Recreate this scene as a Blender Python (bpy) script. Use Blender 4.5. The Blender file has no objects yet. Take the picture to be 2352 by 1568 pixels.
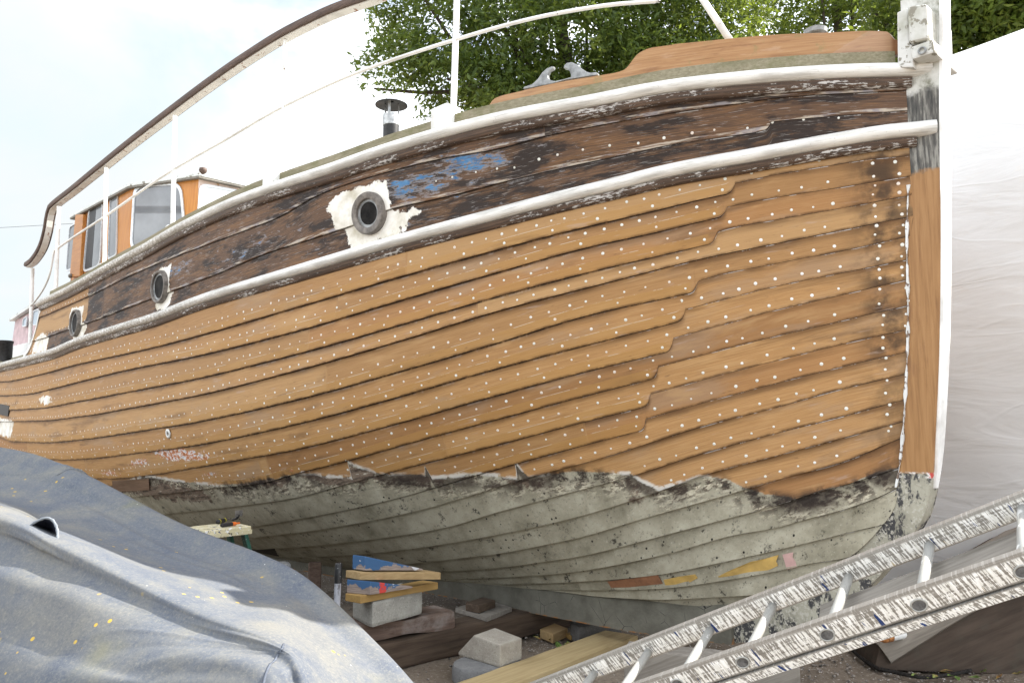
import bpy, bmesh, random
import numpy as np
from math import *
from mathutils import Vector, Matrix
R = random.Random(7); RN = np.random.default_rng(7)
sc = bpy.context.scene; COL = sc.collection
# ------------------------------------------------------------------ camera model
F = 1898.0; CX, CY = 1176.0, 784.0; PIT = radians(6.05); H = 1.5; K = 2352/4096
C0 = np.array([0, 0, H])
def rays(px, py):
    x = (np.asarray(px, float)-CX)/F; y = -(np.asarray(py, float)-CY)/F
    return np.stack([x, cos(PIT)-y*sin(PIT), sin(PIT)+y*cos(PIT)], -1)
def P(px, py, Y):
    d = rays(px, py); return C0+d*(Y/d[1])
def PG(px, py, z=0.0):
    d = rays(px, py); return C0+d*((z-H)/d[2])
def PP(px, py, p0, n):
    d = rays(px, py); return C0+d*(np.dot(np.asarray(p0)-C0, n)/np.dot(d, n))
def project(p):
    q = p-C0; c, s = cos(PIT), sin(PIT)
    w = q[..., 1]*c+q[..., 2]*s; v = -q[..., 1]*s+q[..., 2]*c
    return CX+F*q[..., 0]/w, CY-F*v/w
# ------------------------------------------------------------------ boat frame: s aft from the stem, b out to the near side, z up
ST = np.array([2.16, 4.3]); A2 = np.array([-sqrt(.5), sqrt(.5)]); N2 = np.array([-sqrt(.5), -sqrt(.5)])
A3 = np.array([*A2, 0]); N3 = np.array([*N2, 0]); Z3 = np.array([0, 0, 1.0])
def frm(s, b, z):
    s, b, z = np.broadcast_arrays(np.asarray(s, float), np.asarray(b, float), np.asarray(z, float))
    q = ST+s[..., None]*A2+b[..., None]*N2
    return np.concatenate([q, z[..., None]], -1)
def to_sbz(p):
    q = p[..., :2]-ST
    return q@A2, q@N2, p[..., 2]
def pchip(xs, ys, hold=False):
    xs = np.array(xs, float); ys = np.array(ys, float); o = np.argsort(xs, kind='stable'); xs = xs[o]; ys = ys[o]
    k = np.concatenate([[True], np.diff(xs) > 1e-6]); xs = xs[k]; ys = ys[k]
    h = np.diff(xs); dl = np.diff(ys)/h; m = np.zeros(len(xs)); m[0] = dl[0]; m[-1] = dl[-1]
    for i in range(1, len(xs)-1):
        if dl[i-1]*dl[i] > 0:
            w1 = 2*h[i]+h[i-1]; w2 = h[i]+2*h[i-1]; m[i] = (w1+w2)/(w1/dl[i-1]+w2/dl[i])
    def f(x):
        x = np.asarray(x, float); i = np.clip(np.searchsorted(xs, x)-1, 0, len(h)-1); t = (x-xs[i])/h[i]
        r = (1+2*t)*(1-t)**2*ys[i]+t*(1-t)**2*h[i]*m[i]+t*t*(3-2*t)*ys[i+1]+t*t*(t-1)*h[i]*m[i+1]
        r = np.where(x < xs[0], ys[0]+(0 if hold else 1)*m[0]*(x-xs[0]), r)
        return np.where(x > xs[-1], ys[-1]+(0 if hold else 1)*m[-1]*(x-xs[-1]), r)
    return f
SS = [0, .5, 1, 2, 3, 4, 5, 6, 7, 8, 9, 10, 11, 12, 14]
BU = pchip(SS, [.08, .40, .68, 1.10, 1.34, 1.48, 1.55, 1.58, 1.59, 1.58, 1.56, 1.53, 1.5, 1.46, 1.36])
BL = pchip(SS, [.08, .33, .58, 1.00, 1.27, 1.43, 1.52, 1.56, 1.58, 1.58, 1.56, 1.53, 1.5, 1.46, 1.36])
def solve(px, py, fun, lo=2.2, hi=17., n=500):
    """first crossing of fun(s,b,z)=0 (positive outside) along the rays"""
    d = rays(px, py); ts = np.linspace(lo, hi, n)
    def ev(t): return fun(*to_sbz(C0+d*t[:, None]))
    a = np.full(len(d), np.nan); bq = a.copy(); prev = ev(np.full(len(d), ts[0]))
    for i in range(1, n):
        v = ev(np.full(len(d), ts[i])); k = np.isnan(a) & (prev > 0) & (v <= 0)
        a[k] = ts[i-1]; bq[k] = ts[i]; prev = v
    for _ in range(32):
        m = (a+bq)/2; pos = ev(m) > 0
        a = np.where(pos, m, a); bq = np.where(pos, bq, m)
    return to_sbz(C0+d*a[:, None])
def solve_b(pts, bf, src=True):
    q = np.array(pts, float)*(K if src else 1)
    return solve(q[:, 0], q[:, 1], lambda s, b, z: b-bf(s))
UP = [(3727,288),(3590,289),(3293,298),(2997,319),(2700,351),(2300,424),(2000,480),(1574,596),(1287,694),(1000,790),(746,905),(574,1002),(431,1077),(287,1158),(165,1216)]
LO = [(3750,525),(3590,530),(3293,576),(2997,630),(2700,684),(2400,757),(1983,863),(1600,965),(1183,1088),(800,1204),(632,1268),(344,1357),(201,1413),(0,1465)]
s_, b_, z_ = solve_b(UP, BU); ZU = pchip(s_, z_, True)
s_, b_, z_ = solve_b(LO, BL); ZL = pchip(s_, z_, True)
_xs = s_.copy()
ZR = pchip([0,.027,.04,.077,.124,.159,.235,.403,.75,1.05,1.4,2.186,3.093,3.94,6,10,14.5],
           [2.6,2.435,2.105,1.649,1.303,1.112,.994,.823,.6,.46,.39,.375,.338,.278,.2,.13,.1])
PW = pchip([0,1,2,3,4,6,14], [1.1,1.5,2.2,3.0,3.8,4.6,4.6])
SG = np.arange(-.5, 15, .005)
T_ = {k: f(np.maximum(SG, 0)) for k, f in dict(BU=BU, BL=BL, ZU=ZU, ZL=ZL, ZR=ZR, PW=PW).items()}
def tab(k, s): return np.interp(s, SG, T_[k])
def hull_b(s, z):
    bl, zr, zl, zu = tab('BL', s), tab('ZR', s), tab('ZL', s), tab('ZU', s)
    t = np.clip((z-zr)/np.maximum(zl-zr, .05), 0, 1)
    lo = .075+(bl-.075)*(1-(1-t)**tab('PW', s))
    up = np.clip((z-zl)/(zu-zl), 0, 1.4)*(tab('BU', s)-bl)
    return np.where(z > zl, bl+up, lo)
def hull_n(s, z):
    e = .02
    ds = (hull_b(s+e, z)-hull_b(np.maximum(s-e, 0), z))/(e+np.minimum(s, e)); dz = (hull_b(s, z+e)-hull_b(s, z-e))/(2*e)
    n = N3-ds[..., None]*A3-dz[..., None]*Z3
    return n/np.linalg.norm(n, axis=-1, keepdims=True)
def hull_hit(pts, src=True):
    q = np.array(pts, float)*(K if src else 1)
    return solve(q[:, 0], q[:, 1], lambda s, b, z: b-hull_b(s, z))
# ------------------------------------------------------------------ object helpers
WL = {}
def thing(name, label, cat, loc, group=None):
    o = bpy.data.objects.new(name, None); o.empty_display_size = .2; COL.objects.link(o)
    o.location = tuple(loc); WL[o] = np.array(loc, float)
    tag(o, label, cat, group); return o
def tag(o, label, cat, group=None, kind=None):
    if label: o['label'] = label
    if cat: o['category'] = cat
    if group: o['group'] = group
    if kind: o['kind'] = kind
    return o
def obj(name, v, f, mat, parent=None, smooth=False, bevel=0.0, label=None, auto=None, seg=2, origin=None):
    v = np.asarray(v, float)
    if parent is not None: org = WL[parent]
    elif origin is not None: org = np.asarray(origin, float)
    else: org = np.array([v[:, 0].mean(), v[:, 1].mean(), v[:, 2].min()])
    me = bpy.data.meshes.new(name); me.from_pydata((v-org).tolist(), [], [tuple(int(k) for k in q) for q in f])
    bm = bmesh.new(); bm.from_mesh(me)
    bmesh.ops.recalc_face_normals(bm, faces=bm.faces)
    if bevel > 0:
        es = [e for e in bm.edges if len(e.link_faces) == 2 and e.calc_face_angle(0) > .5]
        bmesh.ops.bevel(bm, geom=es, offset=bevel, segments=seg, profile=.6, affect='EDGES', clamp_overlap=True)
    bm.to_mesh(me); bm.free()
    if smooth: me.polygons.foreach_set('use_smooth', [True]*len(me.polygons))
    if auto: me.set_sharp_from_angle(angle=radians(auto))
    if mat: me.materials.append(mat)
    o = bpy.data.objects.new(name, me); COL.objects.link(o)
    if parent is not None:
        o.parent = parent; WL[o] = org
    else:
        o.location = tuple(org); WL[o] = org
    if label: o['label'] = label
    return o
class MB:
    def __init__(s): s.v = []; s.f = []
    def add(s, v, f):
        n = len(s.v); s.v += [tuple(map(float, p)) for p in v]; s.f += [tuple(int(i)+n for i in q) for q in f]; return s
    def rings(s, rg, closed=True, caps=True):
        rg = np.asarray(rg, float); n, m = rg.shape[:2]; f = []
        for i in range(n-1):
            for j in range(m if closed else m-1):
                k = (j+1) % m; f.append((i*m+j, i*m+k, (i+1)*m+k, (i+1)*m+j))
        if caps and closed: f += [tuple(range(m))[::-1], tuple((n-1)*m+j for j in range(m))]
        return s.add(rg.reshape(-1, 3), f)
    def tube(s, path, r, seg=10, caps=True, flat=None):
        p = np.asarray(path, float); n = len(p); r = np.broadcast_to(np.asarray(r, float), (n,))
        t = np.gradient(p, axis=0); t /= np.linalg.norm(t, axis=1, keepdims=True)+1e-12
        u = np.cross(t[0], [0, 0, 1.0]); 
        if np.linalg.norm(u) < .1: u = np.cross(t[0], [1.0, 0, 0])
        u /= np.linalg.norm(u); out = []
        for i in range(n):
            u = u-t[i]*np.dot(u, t[i]); u /= np.linalg.norm(u); w = np.cross(t[i], u)
            a = np.arange(seg)*2*pi/seg
            out.append(p[i]+r[i]*(np.cos(a)[:, None]*u+np.sin(a)[:, None]*w))
        return s.rings(out, True, caps)
    def box(s, p0, e1, e2, e3):
        p0, e1, e2, e3 = (np.asarray(q, float) for q in (p0, e1, e2, e3))
        v = [p0, p0+e1, p0+e1+e2, p0+e2]; v += [q+e3 for q in v]
        return s.add(v, [(3,2,1,0),(4,5,6,7),(0,1,5,4),(1,2,6,5),(2,3,7,6),(3,0,4,7)])
    def prism(s, poly, ext):
        poly = np.asarray(poly, float); n = len(poly); ext = np.asarray(ext, float)
        return s.add(np.concatenate([poly, poly+ext]), [tuple(range(n))[::-1], tuple(range(n, 2*n))]+[(i, (i+1) % n, n+(i+1) % n, n+i) for i in range(n)])
    def lathe(s, c, ax, prof, seg=24, u=None, caps=True):
        c = np.asarray(c, float); ax = np.asarray(ax, float); ax = ax/np.linalg.norm(ax)
        u = np.cross(ax, [0, 0, 1.0]) if u is None else np.asarray(u, float)
        if np.linalg.norm(u) < .05: u = np.array([1.0, 0, 0])
        u = u/np.linalg.norm(u); w = np.cross(ax, u); a = np.arange(seg)*2*pi/seg
        ring = np.cos(a)[:, None]*u+np.sin(a)[:, None]*w
        return s.rings([c+ax*h+r*ring for r, h in prof], True, caps)
    def build(s, name, mat, parent=None, **k): return obj(name, s.v, s.f, mat, parent, **k)
def resample(pts, n, ks=None):
    p = np.asarray(pts, float); d = np.concatenate([[0], np.cumsum(np.linalg.norm(np.diff(p, axis=0), axis=1))])
    t = np.linspace(0, d[-1], n); return np.stack([pchip(d, p[:, i])(t) for i in range(p.shape[1])], -1)
def rough_box(name, p0, e1, e2, e3, mat, parent=None, bevel=.012, cuts=5, amp=.006, scale=9., seed=0, taper=None, **k):
    """a cuboid with worn edges and an uneven skin"""
    p0, e1, e2, e3 = (np.asarray(q, float) for q in (p0, e1, e2, e3))
    m = MB().box(p0, e1, e2, e3); o = m.build(name, mat, parent, bevel=bevel, seg=2, **k)
    bm = bmesh.new(); bm.from_mesh(o.data)
    L = max(np.linalg.norm(e1), np.linalg.norm(e2), np.linalg.norm(e3))
    for _ in range(cuts):
        es = [e for e in bm.edges if e.calc_length() > L/9]
        if not es: break
        bmesh.ops.subdivide_edges(bm, edges=es, cuts=1, use_grid_fill=True)
    bm.normal_update(); rr = np.random.default_rng(seed+3); ph = rr.uniform(0, 6.28, (6, 3)); fr = rr.normal(0, scale, (6, 3))
    for v in bm.verts:
        c = np.array(v.co); a = sum(sin(float(fr[i]@c)+ph[i, 0]) for i in range(6))/3
        v.co += v.normal*float(amp*a)
    bm.to_mesh(o.data); bm.free(); return o
# ------------------------------------------------------------------ material helpers
class G:
    def __init__(s, name, rough=.7, spec=.3):
        s.m = bpy.data.materials.new(name); s.m.use_nodes = True; s.t = s.m.node_tree; s.b = s.t.nodes['Principled BSDF']
        s.b.inputs['Roughness'].default_value = rough; s.b.inputs['Specular IOR Level'].default_value = spec
    def n(s, ty, **kw):
        x = s.t.nodes.new(ty)
        for k, v in kw.items(): setattr(x, k, v)
        return x
    def put(s, sock, v):
        if v is None: return
        if hasattr(v, 'is_output') or hasattr(v, 'links'): s.t.links.new(v, sock)
        elif isinstance(v, (tuple, list)) and len(v) == 3 and sock.type == 'RGBA': sock.default_value = (*v, 1)
        else: sock.default_value = v
    def pos(s): return s.n('ShaderNodeTexCoord').outputs['Object']
    def uv(s): return s.n('ShaderNodeTexCoord').outputs['UV']
    def at(s, name): return s.n('ShaderNodeAttribute', attribute_name=name).outputs['Fac']
    def map(s, v, sc=(1, 1, 1), loc=(0, 0, 0), rot=(0, 0, 0)):
        x = s.n('ShaderNodeMapping'); s.put(x.inputs[0], v); x.inputs['Scale'].default_value = sc; x.inputs['Location'].default_value = loc; x.inputs['Rotation'].default_value = rot
        return x.outputs[0]
    def noise(s, v, sc=5., det=4., ro=.55, dist=0., col=False):
        x = s.n('ShaderNodeTexNoise'); s.put(x.inputs['Vector'], v); x.inputs['Scale'].default_value = sc; x.inputs['Detail'].default_value = det; x.inputs['Roughness'].default_value = ro; x.inputs['Distortion'].default_value = dist
        return x.outputs['Color' if col else 'Fac']
    def voro(s, v, sc=5., feat='F1', rnd=1.):
        x = s.n('ShaderNodeTexVoronoi', feature=feat); s.put(x.inputs['Vector'], v); x.inputs['Scale'].default_value = sc; x.inputs['Randomness'].default_value = rnd
        return x.outputs['Distance']
    def ma(s, op, a, b=0., c=0., clamp=False):
        x = s.n('ShaderNodeMath', operation=op, use_clamp=clamp)
        for i, v in enumerate((a, b, c)): s.put(x.inputs[i], v)
        return x.outputs[0]
    def st(s, v, lo, hi):
        x = s.n('ShaderNodeMapRange', interpolation_type='SMOOTHSTEP'); s.put(x.inputs[0], v); x.inputs[1].default_value = lo; x.inputs[2].default_value = hi
        return x.outputs[0]
    def ramp(s, f, stops):
        x = s.n('ShaderNodeValToRGB'); s.put(x.inputs[0], f); e = x.color_ramp.elements
        while len(e) < len(stops): e.new(.5)
        for i, (p, c) in enumerate(stops): e[i].position = p; e[i].color = (*c, 1)
        return x.outputs[0]
    def mix(s, f, a, b, ty='MIX'):
        x = s.n('ShaderNodeMix', data_type='RGBA', blend_type=ty); s.put(x.inputs[0], f); s.put(x.inputs[6], a); s.put(x.inputs[7], b)
        return x.outputs[2]
    def comb(s, x, y, z=0.):
        c = s.n('ShaderNodeCombineXYZ'); s.put(c.inputs[0], x); s.put(c.inputs[1], y); s.put(c.inputs[2], z); return c.outputs[0]
    def sep(s, v):
        c = s.n('ShaderNodeSeparateXYZ'); s.put(c.inputs[0], v); return c.outputs
    def bump(s, h, st=.3, d=.01):
        x = s.n('ShaderNodeBump'); x.inputs['Strength'].default_value = st; x.inputs['Distance'].default_value = d; s.put(x.inputs['Height'], h); s.put(s.b.inputs['Normal'], x.outputs[0])
    def col(s, c): s.put(s.b.inputs['Base Color'], c); return s.m
    def mul(s, *a):
        r = a[0]
        for q in a[1:]: r = s.ma('MULTIPLY', r, q)
        return r
def painted(name, base, under, amt=.62, sc=14., rough=.45, dirt=(.30, .28, .24), damt=.5, stretch=(1, 1, 1)):
    g = G(name, rough, .4); p = g.map(g.pos(), stretch)
    chip = g.st(g.noise(p, sc, 8, .65), amt, amt+.03); d = g.st(g.noise(g.pos(), 4., 6, .6), .45, .75)
    c = g.mix(g.mul(d, damt), base, dirt); c = g.mix(chip, c, under)
    g.bump(g.ma('SUBTRACT', g.mul(g.noise(g.pos(), 40., 4), .3), chip), .25, .004); return g.col(c)
def woodmat(name, lo, hi, dark, dir=(1, 0, 0), ws=26., rough=.7, damt=.5, moss=None, bump=.3):
    """grain runs along `dir` (in object space)"""
    g = G(name, rough, .25); d = Vector(dir).normalized(); q = d.to_track_quat('X', 'Z').to_euler()
    m = g.n('ShaderNodeMapping', vector_type='TEXTURE'); g.put(m.inputs[0], g.pos()); m.inputs['Rotation'].default_value = q
    p = m.outputs[0]
    gr = g.noise(g.map(p, (1.1, ws, ws)), 2.2, 7, .6, .4); big = g.noise(g.map(p, (.8, 4, 4)), 2., 5, .6)
    c = g.ramp(gr, [(.3, lo), (.7, hi)]); c = g.mix(g.mul(g.st(big, .5, .72), damt), c, dark)
    if moss: c = g.mix(g.mul(g.st(g.noise(p, 5., 6, .7), .48, .7), .6), c, moss)
    g.bump(gr, bump, .004); return g.col(c)
def plain(name, c, rough=.5, metal=0., var=.15, sc=20., bump=.1):
    g = G(name, rough, .4); g.b.inputs['Metallic'].default_value = metal; n = g.noise(g.pos(), sc, 6, .6)
    lo = tuple(x*(1-var*2) for x in c); hi = tuple(min(1, x*(1+var)) for x in c)
    if bump: g.bump(n, bump, .003)
    return g.col(g.ramp(n, [(.3, lo), (.7, hi)]))
def concrete(name, lo, hi, speck=(.55, .53, .48)):
    g = G(name, .9, .2); p = g.pos(); n = g.noise(p, 12., 8, .65); f = g.noise(p, 90., 4, .6)
    c = g.ramp(n, [(.3, lo), (.7, hi)]); c = g.mix(g.mul(g.st(f, .6, .7), .6), c, speck); c = g.mix(g.mul(g.st(f, .42, .34), .5), c, tuple(x*.5 for x in lo))
    g.bump(g.ma('ADD', g.mul(n, .6), g.mul(f, .7)), .5, .012); return g.col(c)
M = {}
M['white'] = painted('white_paint', (.78, .78, .75), (.16, .11, .08), .66, 16., .4)
M['iron'] = plain('galvanised', (.30, .31, .31), .55, .35, .3, 18., .3)
M['black'] = plain('black_paint', (.018, .018, .018), .5, 0, .4, 30.)
M['glass'] = None
g = G('window_glass', .06, .6); M['glass'] = g.col(g.ramp(g.noise(g.pos(), 2.2, 4), [(.3, (.13, .14, .15)), (.7, (.23, .245, .26))]))
g = G('porthole_glass', .5, .05); M['pglass'] = g.col(g.ramp(g.noise(g.pos(), 14., 5), [(.35, (.008, .008, .008)), (.7, (.035, .033, .03))]))
M['bronze'] = plain('porthole_ring', (.19, .17, .15), .6, .2, .3, 25., .3)
M['varnish'] = woodmat('varnished_wood', (.34, .13, .03), (.50, .23, .065), (.16, .06, .02), A3, 30., .35, .5)
M['house'] = woodmat('house_wood', (.42, .16, .035), (.55, .25, .06), (.22, .08, .02), (0, 0, 1), 22., .35, .4)
M['olive'] = woodmat('deck_edge_wood', (.17, .15, .095), (.29, .26, .18), (.10, .10, .045), A3, 40., .8, .6, (.12, .13, .045))
M['cap'] = woodmat('handrail_wood', (.06, .04, .032), (.14, .095, .075), (.04, .03, .026), A3, 40., .6, .6)
M['head'] = painted('stem_head_paint', (.60, .60, .575), (.22, .205, .16), .575, 13., .5, (.30, .30, .22), .8)
M['pink'] = plain('cabin_paint', (.50, .37, .38), .6, 0, .15, 9.)
M['deck'] = plain('deck_paint', (.32, .32, .30), .8, 0, .2, 6.)
M['grey_iron'] = M['iron']
exec_parts = []
# ------------------------------------------------------------------ hull material
def hull_material():
    g = G('hull_planking', .6, .12); uv = g.sep(g.uv()); u, v = uv[0], uv[1]; sid = g.at('strake'); S = g.at('hs'); Zr = g.at('hz')
    gv = g.comb(g.mul(u, 1.9), g.mul(v, 95.), g.mul(sid, 17.)); bv = g.comb(g.mul(u, .9), g.mul(v, 5.), g.mul(sid, 9.)); pv = g.comb(u, v, g.mul(sid, 3.)); sv = g.comb(S, Zr)
    gr = g.noise(gv, 2.4, 8, .62, .5); bg = g.noise(bv, 1.7, 6, .6, .3); fine = g.noise(pv, 55., 5, .6); mid = g.noise(pv, 9., 7, .65); edge = g.noise(sv, 11., 9, .68)
    strk = g.noise(g.comb(g.mul(u, 3.), g.mul(v, 60.), sid), 3., 6, .6)
    topd, lapd = g.at('topd'), g.at('lapd'); lapw = g.at('lapw')
    # bare wood
    w = g.ramp(gr, [(.28, (.275, .150, .060)), (.5, (.385, .216, .090)), (.74, (.475, .295, .138))])
    w = g.mix(g.ma('MULTIPLY', g.at('tone'), .85), w, (.205, .108, .046)); pv2 = g.noise(g.comb(g.mul(g.ma('SNAP', g.at('strake'), .01), 3.1), 2., 5.), 1., 1); w = g.mix(g.mul(g.st(pv2, .50, .66), .45), w, (.42, .27, .13)); w = g.mix(g.mul(g.st(pv2, .46, .32), .45), w, (.27, .125, .05)); w = g.mix(g.mul(g.st(g.noise(g.comb(g.mul(u, .7), g.mul(v, 2.5), g.ma('ADD', sid, 2.)), 1.6, 6, .6), .52, .66), .38), w, (.30, .225, .16)); w = g.mix(g.mul(g.st(bg, .56, .72), .6), w, (.14, .078, .04))
    w = g.mix(g.mul(g.st(bg, .44, .30), .45), w, (.45, .285, .135))
    # iron stain beside the stem
    stn = g.mul(g.at('stain'), g.st(g.noise(pv, 7., 6, .6), .36, .62)); w = g.mix(g.mul(stn, .85), w, (.035, .024, .018))
    # batten below the filler line is a touch yellower
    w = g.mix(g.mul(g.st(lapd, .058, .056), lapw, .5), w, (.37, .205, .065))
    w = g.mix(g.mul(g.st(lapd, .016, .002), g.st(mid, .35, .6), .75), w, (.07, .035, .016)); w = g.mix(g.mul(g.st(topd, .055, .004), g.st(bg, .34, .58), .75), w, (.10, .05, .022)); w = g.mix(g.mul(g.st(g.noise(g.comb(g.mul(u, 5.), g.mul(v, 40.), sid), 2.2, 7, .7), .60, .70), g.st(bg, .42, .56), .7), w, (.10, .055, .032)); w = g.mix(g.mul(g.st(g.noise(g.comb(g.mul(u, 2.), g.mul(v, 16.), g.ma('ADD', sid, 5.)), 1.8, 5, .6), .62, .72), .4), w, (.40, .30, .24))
    # weathered upper strakes
    d = g.ramp(gr, [(.3, (.050, .035, .028)), (.52, (.118, .070, .044)), (.74, (.22, .125, .068))]); d = g.mix(g.mul(g.st(g.noise(g.comb(g.mul(u, 1.6), g.mul(v, 6.), sid), 1.0, 7, .68), .46, .55), .88), d, (.026, .022, .021))
    d = g.mix(g.mul(g.st(bg, .50, .40), g.st(gr, .35, .6), .7), d, (.20, .108, .052))
    d = g.mix(g.mul(g.st(strk, .60, .66), .5), d, (.40, .38, .36))
    bl = g.ma('ADD', g.at('blue'), g.mul(g.ma('SUBTRACT', g.noise(g.comb(g.mul(S, 5.), g.mul(Zr, 15.)), 1.6, 9, .7), .5), 1.7)); bl2 = g.mul(g.st(bl, .62, .66), g.st(strk, .40, .47))
    d = g.mix(g.mul(g.st(bl, .47, .56), g.st(strk, .36, .5), .7), d, (.26, .245, .25))
    d = g.mix(bl2, d, g.ramp(mid, [(.35, (.035, .12, .26)), (.65, (.10, .24, .42))]))
    d = g.mix(g.mul(g.st(lapd, .024, .018), g.st(g.noise(g.comb(g.mul(u, 1.8), g.mul(v, 30.), sid), 2., 7, .68), .49, .56), .8), d, g.mix(g.st(mid, .45, .6), (.50, .44, .36), (.30, .28, .29)))
    upm = g.ma('MULTIPLY', g.st(g.ma('ADD', g.at('ud'), g.mul(g.ma('SUBTRACT', edge, .5), .03)), -.075, -.055), g.at('dark'), clamp=True)
    upm = g.st(g.ma('ADD', upm, g.mul(g.ma('SUBTRACT', mid, .5), .5)), .35, .6)
    c = g.mix(upm, w, d)
    # white primer round the port lights
    pr = g.ma('ADD', g.at('prim'), g.mul(g.ma('SUBTRACT', edge, .5), .16)); prm = g.st(pr, .0, .008)
    c = g.mix(prm, c, g.ramp(g.noise(sv, 6., 6, .6), [(.3, (.50, .46, .36)), (.55, (.80, .78, .72)), (.8, (.83, .82, .78))]))
    # scraps of old red, blue and white paint
    rs = g.ma('ADD', g.at('resid'), g.mul(g.ma('SUBTRACT', edge, .5), .9))
    c = g.mix(g.st(rs, .35, .45), c, g.ramp(g.noise(g.comb(g.mul(S, 5.), g.mul(Zr, 12.)), 3.4, 8, .7), [(.34, (.05, .03, .022)), (.42, (.40, .15, .06)), (.5, (.45, .17, .07)), (.53, (.62, .61, .60)), (.585, (.70, .69, .66)), (.61, (.16, .22, .32)), (.70, (.36, .17, .07))]))
    # bottom paint
    b = g.ramp(g.noise(pv, 4., 8, .65), [(.28, (.18, .165, .118)), (.5, (.315, .292, .22)), (.75, (.45, .425, .335))])
    b = g.mix(g.mul(g.st(fine, .60, .72), .5), b, (.47, .455, .38)); b = g.mix(g.mul(g.st(mid, .575, .65), g.st(fine, .42, .54), .88), b, (.03, .026, .022)); b = g.mix(g.mul(g.st(fine, .41, .34), .5), b, (.12, .11, .09))
    b = g.mix(g.mul(g.st(g.voro(pv, 16.), .14, .10), g.st(g.noise(pv, 2.6, 3), .48, .56)), b, (.02, .017, .015))
    b = g.mix(g.mul(g.st(g.noise(g.map(pv, (1, 1, 1), (7, 3, 1)), 11., 6, .7), .70, .74), .8), b, (.34, .17, .05))
    bd = g.at('bd'); bdn = g.ma('ADD', bd, g.ma('ADD', g.mul(g.ma('SUBTRACT', g.noise(pv, 5., 5, .6), .5), .05), g.mul(g.ma('SUBTRACT', strk, .5), .03)))
    band = g.mul(g.st(bdn, -.20, -.04), g.st(edge, .42, .56)); b = g.mix(g.mul(band, .9), b, g.ramp(g.noise(g.comb(g.mul(u, 6.), g.mul(v, 16.), sid), 3., 8, .7), [(.40, (.025, .02, .017)), (.50, (.09, .06, .045)), (.545, (.58, .53, .40)), (.7, (.64, .60, .48))]))
    wn = g.ma('ADD', g.at('worn'), g.mul(g.ma('SUBTRACT', mid, .5), 1.1)); b = g.mix(g.mul(g.st(wn, .42, .55), .92), b, g.ramp(g.noise(g.comb(g.mul(u, 2.4), g.mul(v, 14.), sid), 2.4, 9, .72), [(.34, (.022, .018, .016)), (.45, (.085, .06, .045)), (.53, (.20, .15, .115)), (.58, (.13, .085, .055)), (.63, (.52, .48, .40)), (.72, (.30, .21, .13))]))
    bare = g.mul(g.st(bdn, -.12, -.06), g.st(g.noise(sv, 2.2, 5), .46, .54)); b = g.mix(g.mul(bare, .8), b, (.05, .037, .03))
    lf = g.noise(sv, 1.5, 4, .55); bm = g.st(bdn, .005, -.004); c = g.mix(bm, c, b)
    edgew = g.mul(g.st(bdn, -.016, -.004), g.st(bdn, .020, .006), g.st(mid, .44, .52), g.st(lf, .46, .56)); c = g.mix(g.mul(edgew, .8), c, (.60, .58, .53)); dk = g.mul(g.st(bdn, .05, -.01), g.st(bdn, -.10, -.04), g.st(lf, .50, .42), g.st(edge, .40, .55)); c = g.mix(g.mul(dk, .9), c, (.028, .022, .019))
    # filler line, seams
    fl = g.mul(g.st(lapd, .0545, .0551), g.st(lapd, .0583, .0577), lapw, g.st(g.noise(g.comb(g.mul(u, 2.2), sid), 2., 5, .7), .48, .56)); c = g.mix(g.mul(fl, g.ma('SUBTRACT', 1., bm), .5), c, (.60, .57, .50))
    seam = g.mul(g.st(g.ma('DIVIDE', topd, g.at('sw')), 1., .3), g.ma('MAXIMUM', g.st(g.noise(g.comb(g.mul(u, 4.), sid), 3., 5, .7), .30, .55), bm)); c = g.mix(g.mul(seam, .9), c, (.018, .014, .012))  # seam residue, widened and darkened to paint in the lap overhang's shade
    pt = g.ma('DIVIDE', topd, g.at('sw')); pale = g.mul(g.st(pt, 1.35, 1.15), g.st(pt, .45, .65), g.st(g.noise(g.comb(g.mul(u, 3.2), sid), 2.4, 6, .7), .50, .60)); c = g.mix(g.mul(pale, g.ma('ADD', .12, g.mul(g.st(g.at('sw'), .010, .007), .6))), c, (.58, .57, .56))
    rg = g.mix(bm, (.5, .5, .5), (.9, .9, .9)); g.put(g.b.inputs['Roughness'], g.ma('ADD', g.mul(bm, .3), .52))
    h = g.ma('ADD', g.mul(gr, .35), g.ma('ADD', g.mul(mid, .35), g.mul(fine, g.ma('ADD', .12, g.mul(bm, .9))))); h = g.ma('ADD', h, g.mul(prm, .4)); g.bump(h, .35, .006)
    return g.col(c)
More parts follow.
